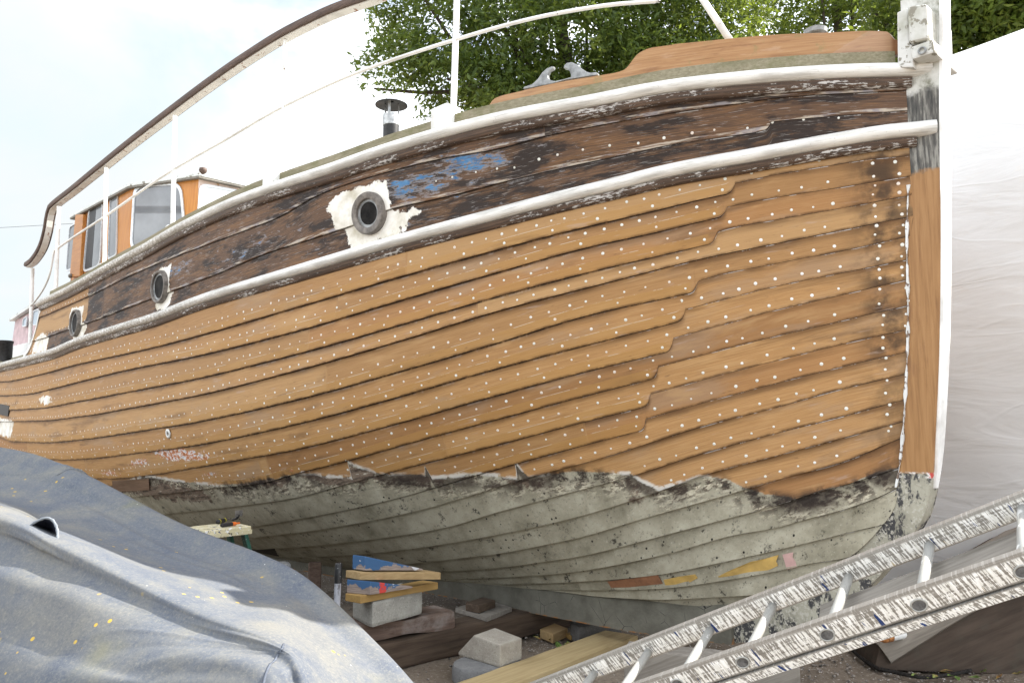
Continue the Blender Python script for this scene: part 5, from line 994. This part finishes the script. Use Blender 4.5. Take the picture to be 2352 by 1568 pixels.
ro = [PG(x, y, z) for x, y, z in ((1985,1462,.10),(2040,1448,.12),(2085,1462,.08),(2030,1476,.05),(1970,1480,.03),(1950,1470,.03),(1965,1500,.02),(1990,1520,.016),(2010,1532,.014),(2060,1545,.013),(2120,1556,.013),(2180,1550,.013),(2230,1540,.013))]
cr2 = resample(ro, 160); tw = MB()
for k in range(3):
    pth = []; 
    for i, q in enumerate(cr2): a = i*1.1+k*2.094; pth.append(q+np.array([cos(a)*.004, sin(a)*.004, sin(a+1)*.005+.004]))
    tw.tube(pth, .0075, 6)
o = tw.build('rope', M['rope'], None, smooth=True); tag(o, 'black tarred rope coiled round the tip of the dark wooden ramp', 'rope')
ro2 = resample([PG(x, y, z) for x, y, z in ((1955,1490,.02),(1940,1468,.04),(1975,1452,.06),(2040,1462,.05),(2062,1478,.03),(2000,1486,.02))], 70)
M['whitep'] = painted('white_plastic', (.72, .72, .69), (.40, .36, .28), .68, 14., .4)
def stick(name, label, a, b, r, tip=None):
    a, b = np.asarray(a), np.asarray(b); t = thing(name, label, 'pipe' if not tip else 'brush', a)
    MB().tube([a, a+(b-a)*.5, b], r, 12).build('tube', M['whitep'], t, smooth=True, auto=40)
    if tip: u = (a-b)/np.linalg.norm(b-a); MB().lathe(a-u*.03, u, [(r*1.08,0),(r*1.08,.075),(r*.7,.09),(r*.3,.15),(.002,.16)], 12).build('bristles', plain('rusty_bristles', (.42, .17, .05), .8, 0, .4, 30.), t, smooth=True)
    return t
stick('brush', 'white handled brush with rusty orange tip below the ladder', P(2040, 1464, 5.25), P(2160, 1440, 5.6), .024, True)
stick('pipe', 'white plastic pipe lying under the ladder above the brush', P(2085, 1442, 5.5), P(2200, 1390, 5.8), .022)
# ------------------------------------------------------------------ litter on the ground
mb = MB(); rs = np.random.default_rng(3)
def flake(x, y, s, z=.002):
    a = rs.uniform(0, 6.28); u = np.array([cos(a), sin(a), rs.normal(0, .25)])*s; w = np.array([-sin(a), cos(a), rs.normal(0, .25)])*s*rs.uniform(.3, .8); c = np.array([x, y, z+s*.25])
    mb.add([c-u, c-w*.8, c+u*.7, c+w], [(0, 1, 2, 3)])
for _ in range(2600):
    q = PG(rs.uniform(1480, 2400), 1440+130*rs.uniform(0, 1)**.9); flake(q[0]+rs.normal(0, .1), q[1]+rs.normal(0, .12), rs.uniform(.003, .011))
for _ in range(1500): q = PG(rs.uniform(690, 1120), rs.uniform(1318, 1392)); flake(q[0], q[1]+rs.normal(0, .1), rs.uniform(.004, .016))
for _ in range(800): q = PG(rs.uniform(1150, 1500), rs.uniform(1440, 1500)); flake(q[0], q[1], rs.uniform(.003, .010))
g = G('paint_flakes', .7, .3); M['flake'] = g.col(g.ramp(g.noise(g.pos(), 300., 1), [(.42, (.12, .085, .06)), (.5, (.42, .36, .31)), (.6, (.70, .69, .66))])); o = mb.build('paint_flakes', M['flake'], None); o['kind'] = 'stuff'
mb = MB()
def stone(x, y, s):
    v = []; a = np.arange(6)*pi/3+rs.uniform(0, 1); 
    rg = [[(x+cos(t)*s*rs.uniform(.7, 1.1)*k, y+sin(t)*s*rs.uniform(.7, 1.1)*k, h*s) for t in a] for k, h in ((1., -.2), (1.05, .25), (.6, .62))]; mb.rings(rg)
for _ in range(1500): q = PG(rs.uniform(650, 2450), 1330+260*rs.uniform(0, 1)**.8); stone(q[0]+rs.normal(0, .15), q[1]+rs.normal(0, .2), rs.uniform(.004, .014))
o = mb.build('gravel', plain('gravel_stones', (.24, .21, .18), .9, 0, .5, 40.), None, smooth=True); o['kind'] = 'stuff'
mb = MB()
def leafq(c, u, w, L_, W_, fold=.25):
    c, u, w = map(np.asarray, (c, u, w)); n = np.cross(u, w); mb.add([c-u*L_/2, c+w*W_/2+n*W_*fold, c+u*L_/2, c-w*W_/2+n*W_*fold], [(0, 1, 2), (0, 2, 3)])
for px, py in [(1905,1472),(1925,1468),(1882,1485),(1835,1500),(1848,1512),(2010,1458),(2070,1452),(1990,1475),(2290,1535),(2240,1560),(2200,1562),(2170,1550),(2330,1552),(2310,1560),(2130,1562),(1260,1470),(1285,1486),(1300,1488),(1240,1468),(2265,1548),(1950,1462),(1975,1455),(2060,1470),(2100,1560),(1870,1505)]:
    for _ in range(2):
        a = rs.uniform(0, 6.28); leafq(PG(px+rs.normal(0, 8), py+rs.normal(0, 3))+Z3*rs.uniform(.008, .03), [cos(a), sin(a), rs.normal(0, .2)], [-sin(a), cos(a), rs.normal(0, .3)], rs.uniform(.05, .10), rs.uniform(.02, .035))
g = G('fallen_leaf', .6, .3); M['litter'] = g.col(g.ramp(g.noise(g.pos(), 7., 2), [(.38, (.10, .16, .035)), (.5, (.19, .24, .07)), (.6, (.24, .13, .04))])); o = mb.build('fallen_leaves', M['litter'], None); o['kind'] = 'stuff'
# ------------------------------------------------------------------ trees
def leaf_mat(name, a, b, c_):
    g = G(name, .45, .35); v = g.at('lv'); c = g.ramp(v, [(.0, a), (.55, b), (1., c_)]); g.put(g.b.inputs['Base Color'], c)
    tr = g.n('ShaderNodeBsdfTranslucent'); g.put(tr.inputs[0], g.mix(.5, c, (.30, .36, .04))); mx = g.n('ShaderNodeMixShader'); mx.inputs[0].default_value = .45
    out = g.t.nodes['Material Output']; g.t.links.new(g.b.outputs[0], mx.inputs[1]); g.t.links.new(tr.outputs[0], mx.inputs[2]); g.t.links.new(mx.outputs[0], out.inputs[0]); return g.m
M['leaf'] = leaf_mat('dark_leaf', (.030, .060, .014), (.085, .135, .028), (.22, .26, .055)); M['leaf2'] = leaf_mat('yellow_green_leaf', (.030, .058, .012), (.085, .135, .024), (.24, .27, .05))
M['bark'] = woodmat('bark', (.045, .036, .028), (.10, .082, .065), (.025, .02, .016), (0, 0, 1), 14., .95, .5, (.05, .06, .03), .9)
def tree(name, label, base, blobs, nclump, per, lsize, seed, mat, zmin, spread=.28, limbs=()):
    rs = np.random.default_rng(seed); t = thing(name, label, 'tree', base); base = np.asarray(base, float)
    vol = np.array([b[3]*b[4]*b[5] for b in blobs])**.75; pick = rs.choice(len(blobs), nclump, p=vol/vol.sum()); cs = []
    for k in pick:
        b = blobs[k]; d = rs.normal(size=3); d /= np.linalg.norm(d); r = rs.uniform(.25, 1.)**.45; cs.append(np.array(b[:3])+d*r*np.array(b[3:6]))
    cs = np.array(cs); cs = cs[cs[:, 2] > zmin]; n = len(cs)*per
    c = np.repeat(cs, per, 0); hang = rs.normal(size=(len(cs), 3))*[1, 1, .35]; hang[:, 2] -= .35; hang /= np.linalg.norm(hang, axis=1, keepdims=True)
    tt = rs.uniform(-1, 1, n)[:, None]; pos = c+np.repeat(hang, per, 0)*tt*spread*1.5+rs.normal(0, spread*.38, (n, 3))
    u = rs.normal(size=(n, 3))*[1, 1, .55]+np.repeat(hang, per, 0)*.9; u[:, 2] -= .35; u /= np.linalg.norm(u, axis=1, keepdims=True); w = np.cross(u, rs.normal(size=(n, 3))); w /= np.linalg.norm(w, axis=1, keepdims=True); nn = np.cross(u, w)
    L_ = (lsize*rs.uniform(.65, 1.25, n))[:, None]; W_ = L_*rs.uniform(.30, .45, n)[:, None]
    v = np.stack([pos-u*L_*.5, pos-u*L_*.08+w*W_*.5+nn*W_*.22, pos+u*L_*.5, pos-u*L_*.08-w*W_*.5+nn*W_*.22], 1).reshape(-1, 3)-base
    me = bpy.data.meshes.new('crown'); me.vertices.add(4*n); me.vertices.foreach_set('co', v.astype(np.float32).ravel()); me.loops.add(6*n); me.polygons.add(2*n)
    i4 = np.arange(n)[:, None]*4; li = np.concatenate([i4, i4+1, i4+2, i4, i4+2, i4+3], 1).astype(np.int32).ravel(); me.loops.foreach_set('vertex_index', li); me.polygons.foreach_set('loop_start', np.arange(0, 6*n, 3, dtype=np.int32)); me.update(calc_edges=True); me.validate()
    lv = np.clip(np.repeat(rs.beta(1.6, 2.6, len(cs)), per)*.7+rs.beta(1.5, 3, n)*.45, 0, 1); me.attributes.new('lv', 'FLOAT', 'POINT').data.foreach_set('value', np.repeat(lv, 4).astype(np.float32)); me.materials.append(mat)
    o = bpy.data.objects.new('crown', me); COL.objects.link(o); o.parent = t; WL[o] = base
    top = np.mean([b[:3] for b in blobs], 0); mid = base*.45+top*.55; mid[2] = base[2]+(top[2]-base[2])*.55
    pth = resample([base, base*.8+mid*.2+np.array([.05, 0, .3]), mid, top+Z3*.5], 14); mb = MB().tube(pth, np.linspace(.28, .07, 14), 10); mb.build('trunk', M['bark'], t, smooth=True)
    for k in range(len(limbs) or min(len(blobs), 7)):
        e = np.array(limbs[k]) if limbs else np.array(blobs[k][:3])+rs.normal(0, .3, 3); st = pth[rs.integers(6, 11)]; m_ = (st+e)/2+np.array([0, 0, .35])
        MB().tube(resample([st, m_, e, e+(e-m_)*.6+rs.normal(0, .15, 3)], 10), np.linspace(.09, .018, 10), 7).build('limb', M['bark'], t, smooth=True)
    for k in range(10):
        q = cs[rs.integers(len(cs))]; st = pth[rs.integers(8, 13)]; b_ = blobs[rs.integers(len(blobs))][:3]; 
    return t
def TP(px, py, Y): q = P(px, py, Y); return tuple(q)
bl = []
for px, py, Y, rx, ry, rz in [(1000,40,14.5,1.15,1.3,.75),(930,150,14.2,.75,.9,.42),(1060,190,14.3,1.0,1.0,.5),(1180,100,14.5,1.2,1.3,1.0),(1000,-120,14.8,1.4,1.4,.9),(1330,110,14.8,1.5,1.6,1.25),(1250,-110,15,1.7,1.6,1.1),(1500,60,15,1.5,1.6,1.15),(1620,20,14.5,1.25,1.4,.95),(1480,190,14.6,1.4,1.3,.8),(1640,160,14.5,.9,1.,.6),(1540,-130,15.,1.6,1.6,1.1),(1160,240,14.2,.8,.8,.35),(1300,250,14.6,1.2,1.,.5)]:
    bl.append((*TP(px, py, Y), rx, ry, rz))
tree('broadleaf_tree', 'large dark green tree filling the sky behind the foredeck and railing', (2.4, 15.6, 0), bl, 1800, 44, .125, 4, M['leaf'], 4., .26)
bl2 = [(*TP(x, y, Y), a, b, c) for x, y, Y, a, b, c in [(1850,-40,17,1.5,1.3,.9),(1980,-70,17.5,1.5,1.3,.9),(1905,70,17,1.2,1.,.35),(2060,20,16.5,.7,1.,.8),(1790,60,17,.6,.8,.8),(1960,30,17,.9,.9,.25)]]
tree('broadleaf_tree', 'thin leaved tree with sky showing through, above the varnished bow board', (7.4, 18.2, 0), bl2, 330, 30, .15, 9, M['leaf2'], 5.)
bl3 = [(*TP(x, y, Y), a, b, c) for x, y, Y, a, b, c in [(2150,-20,13,1.2,1.3,1.0),(2260,20,12.5,1.2,1.4,.9),(2380,-10,12,1.4,1.4,1.1),(2300,-140,12.5,1.6,1.6,1.1),(2220,90,12.8,1.1,1.1,.5),(2480,40,12,1.2,1.3,1.0),(2120,80,13.5,.8,.8,.6)]]
tree('broadleaf_tree', 'dense green tree at right rising above the white covered boat', (8.6, 13.6, 0), bl3, 850, 36, .15, 15, M['leaf2'], 4.)
# ------------------------------------------------------------------ overhead wire
wp_ = [P(-500, 548, 34), P(0, 523, 34), P(205, 512, 34), P(600, 500, 34), P(1000, 505, 34)]
o = MB().tube(resample(wp_, 40), .008, 6).build('overhead_wire', M['black'], None); tag(o, 'thin overhead wire crossing the sky behind the wheelhouse', 'wire')
# ------------------------------------------------------------------ world, sun, camera
SUN_AZ = np.array([.95, .25]); SUN_AZ = SUN_AZ/np.linalg.norm(SUN_AZ); EL = radians(41)
w = bpy.data.worlds.new('World'); sc.world = w; w.use_nodes = True; t = w.node_tree; bg = t.nodes['Background']
sky = t.nodes.new('ShaderNodeTexSky'); sky.sky_type = 'NISHITA'; sky.sun_disc = False; sky.sun_elevation = EL; sky.sun_rotation = atan2(SUN_AZ[0], SUN_AZ[1]); sky.dust_density = 2.; sky.air_density = 1.
tc = t.nodes.new('ShaderNodeTexCoord'); mp = t.nodes.new('ShaderNodeMapping'); mp.inputs['Scale'].default_value = (1, 1, 2.2)
no = t.nodes.new('ShaderNodeTexNoise'); no.inputs['Scale'].default_value = 1.9; no.inputs['Detail'].default_value = 7; no.inputs['Roughness'].default_value = .55; no.inputs['Distortion'].default_value = .3
mr = t.nodes.new('ShaderNodeMapRange'); mr.interpolation_type = 'SMOOTHSTEP'; mr.inputs[1].default_value = .37; mr.inputs[2].default_value = .60
mx = t.nodes.new('ShaderNodeMix'); mx.data_type = 'RGBA'; mx.inputs[7].default_value = (9.5, 9.6, 9.8, 1)
lk = t.links.new; lk(tc.outputs['Generated'], mp.inputs[0]); lk(mp.outputs[0], no.inputs['Vector']); lk(no.outputs['Fac'], mr.inputs[0]); vm = t.nodes.new('ShaderNodeVectorMath'); vm.operation = 'DOT_PRODUCT'; vd = Vector((-.62, .76, .12)).normalized(); vm.inputs[1].default_value = vd; lk(tc.outputs['Generated'], vm.inputs[0])
m2 = t.nodes.new('ShaderNodeMapRange'); m2.interpolation_type = 'SMOOTHSTEP'; m2.inputs[1].default_value = .70; m2.inputs[2].default_value = .97; lk(vm.outputs['Value'], m2.inputs[0])
m3 = t.nodes.new('ShaderNodeMix'); m3.data_type = 'RGBA'; m3.inputs[6].default_value = (10.6, 10.8, 11.0, 1); m3.inputs[7].default_value = (3.0, 3.12, 3.18, 1); lk(m2.outputs[0], m3.inputs[0]); lk(m3.outputs[2], mx.inputs[7])  # clouds dimmed at front-left; unseen rest made brighter, shaped for fill light
m4 = t.nodes.new('ShaderNodeMix'); m4.data_type = 'RGBA'; m4.inputs[7].default_value = (2.7, 3.1, 3.3, 1); lk(m2.outputs[0], m4.inputs[0]); lk(sky.outputs[0], m4.inputs[6])
lk(mr.outputs[0], mx.inputs[0]); lk(m4.outputs[2], mx.inputs[6]); lk(mx.outputs[2], bg.inputs[0]); bg.inputs[1].default_value = .118
sd_ = bpy.data.lights.new('sun', 'SUN'); sd_.energy = 4.8; sd_.angle = radians(.6); sd_.color = (1, .95, .87); so = bpy.data.objects.new('sun', sd_); COL.objects.link(so)
sv = Vector((SUN_AZ[0]*cos(EL), SUN_AZ[1]*cos(EL), sin(EL))); so.rotation_euler = sv.to_track_quat('Z', 'Y').to_euler(); so.location = sv*40
cd = bpy.data.cameras.new('camera'); cd.sensor_width = 36; cd.lens = F/2352*36; cd.clip_end = 2000; cd.clip_start = .05; co_ = bpy.data.objects.new('camera', cd); COL.objects.link(co_)
co_.location = (0, 0, H); co_.rotation_euler = (pi/2+PIT, 0, 0); sc.camera = co_
sc.view_settings.view_transform = 'Standard'; sc.view_settings.look = 'None'; sc.view_settings.exposure = 1.42; sc.view_settings.gamma = 1; sc.view_settings.use_curve_mapping = False
sc.render.engine = 'CYCLES'; sc.cycles.max_bounces = 6; sc.cycles.use_denoising = True
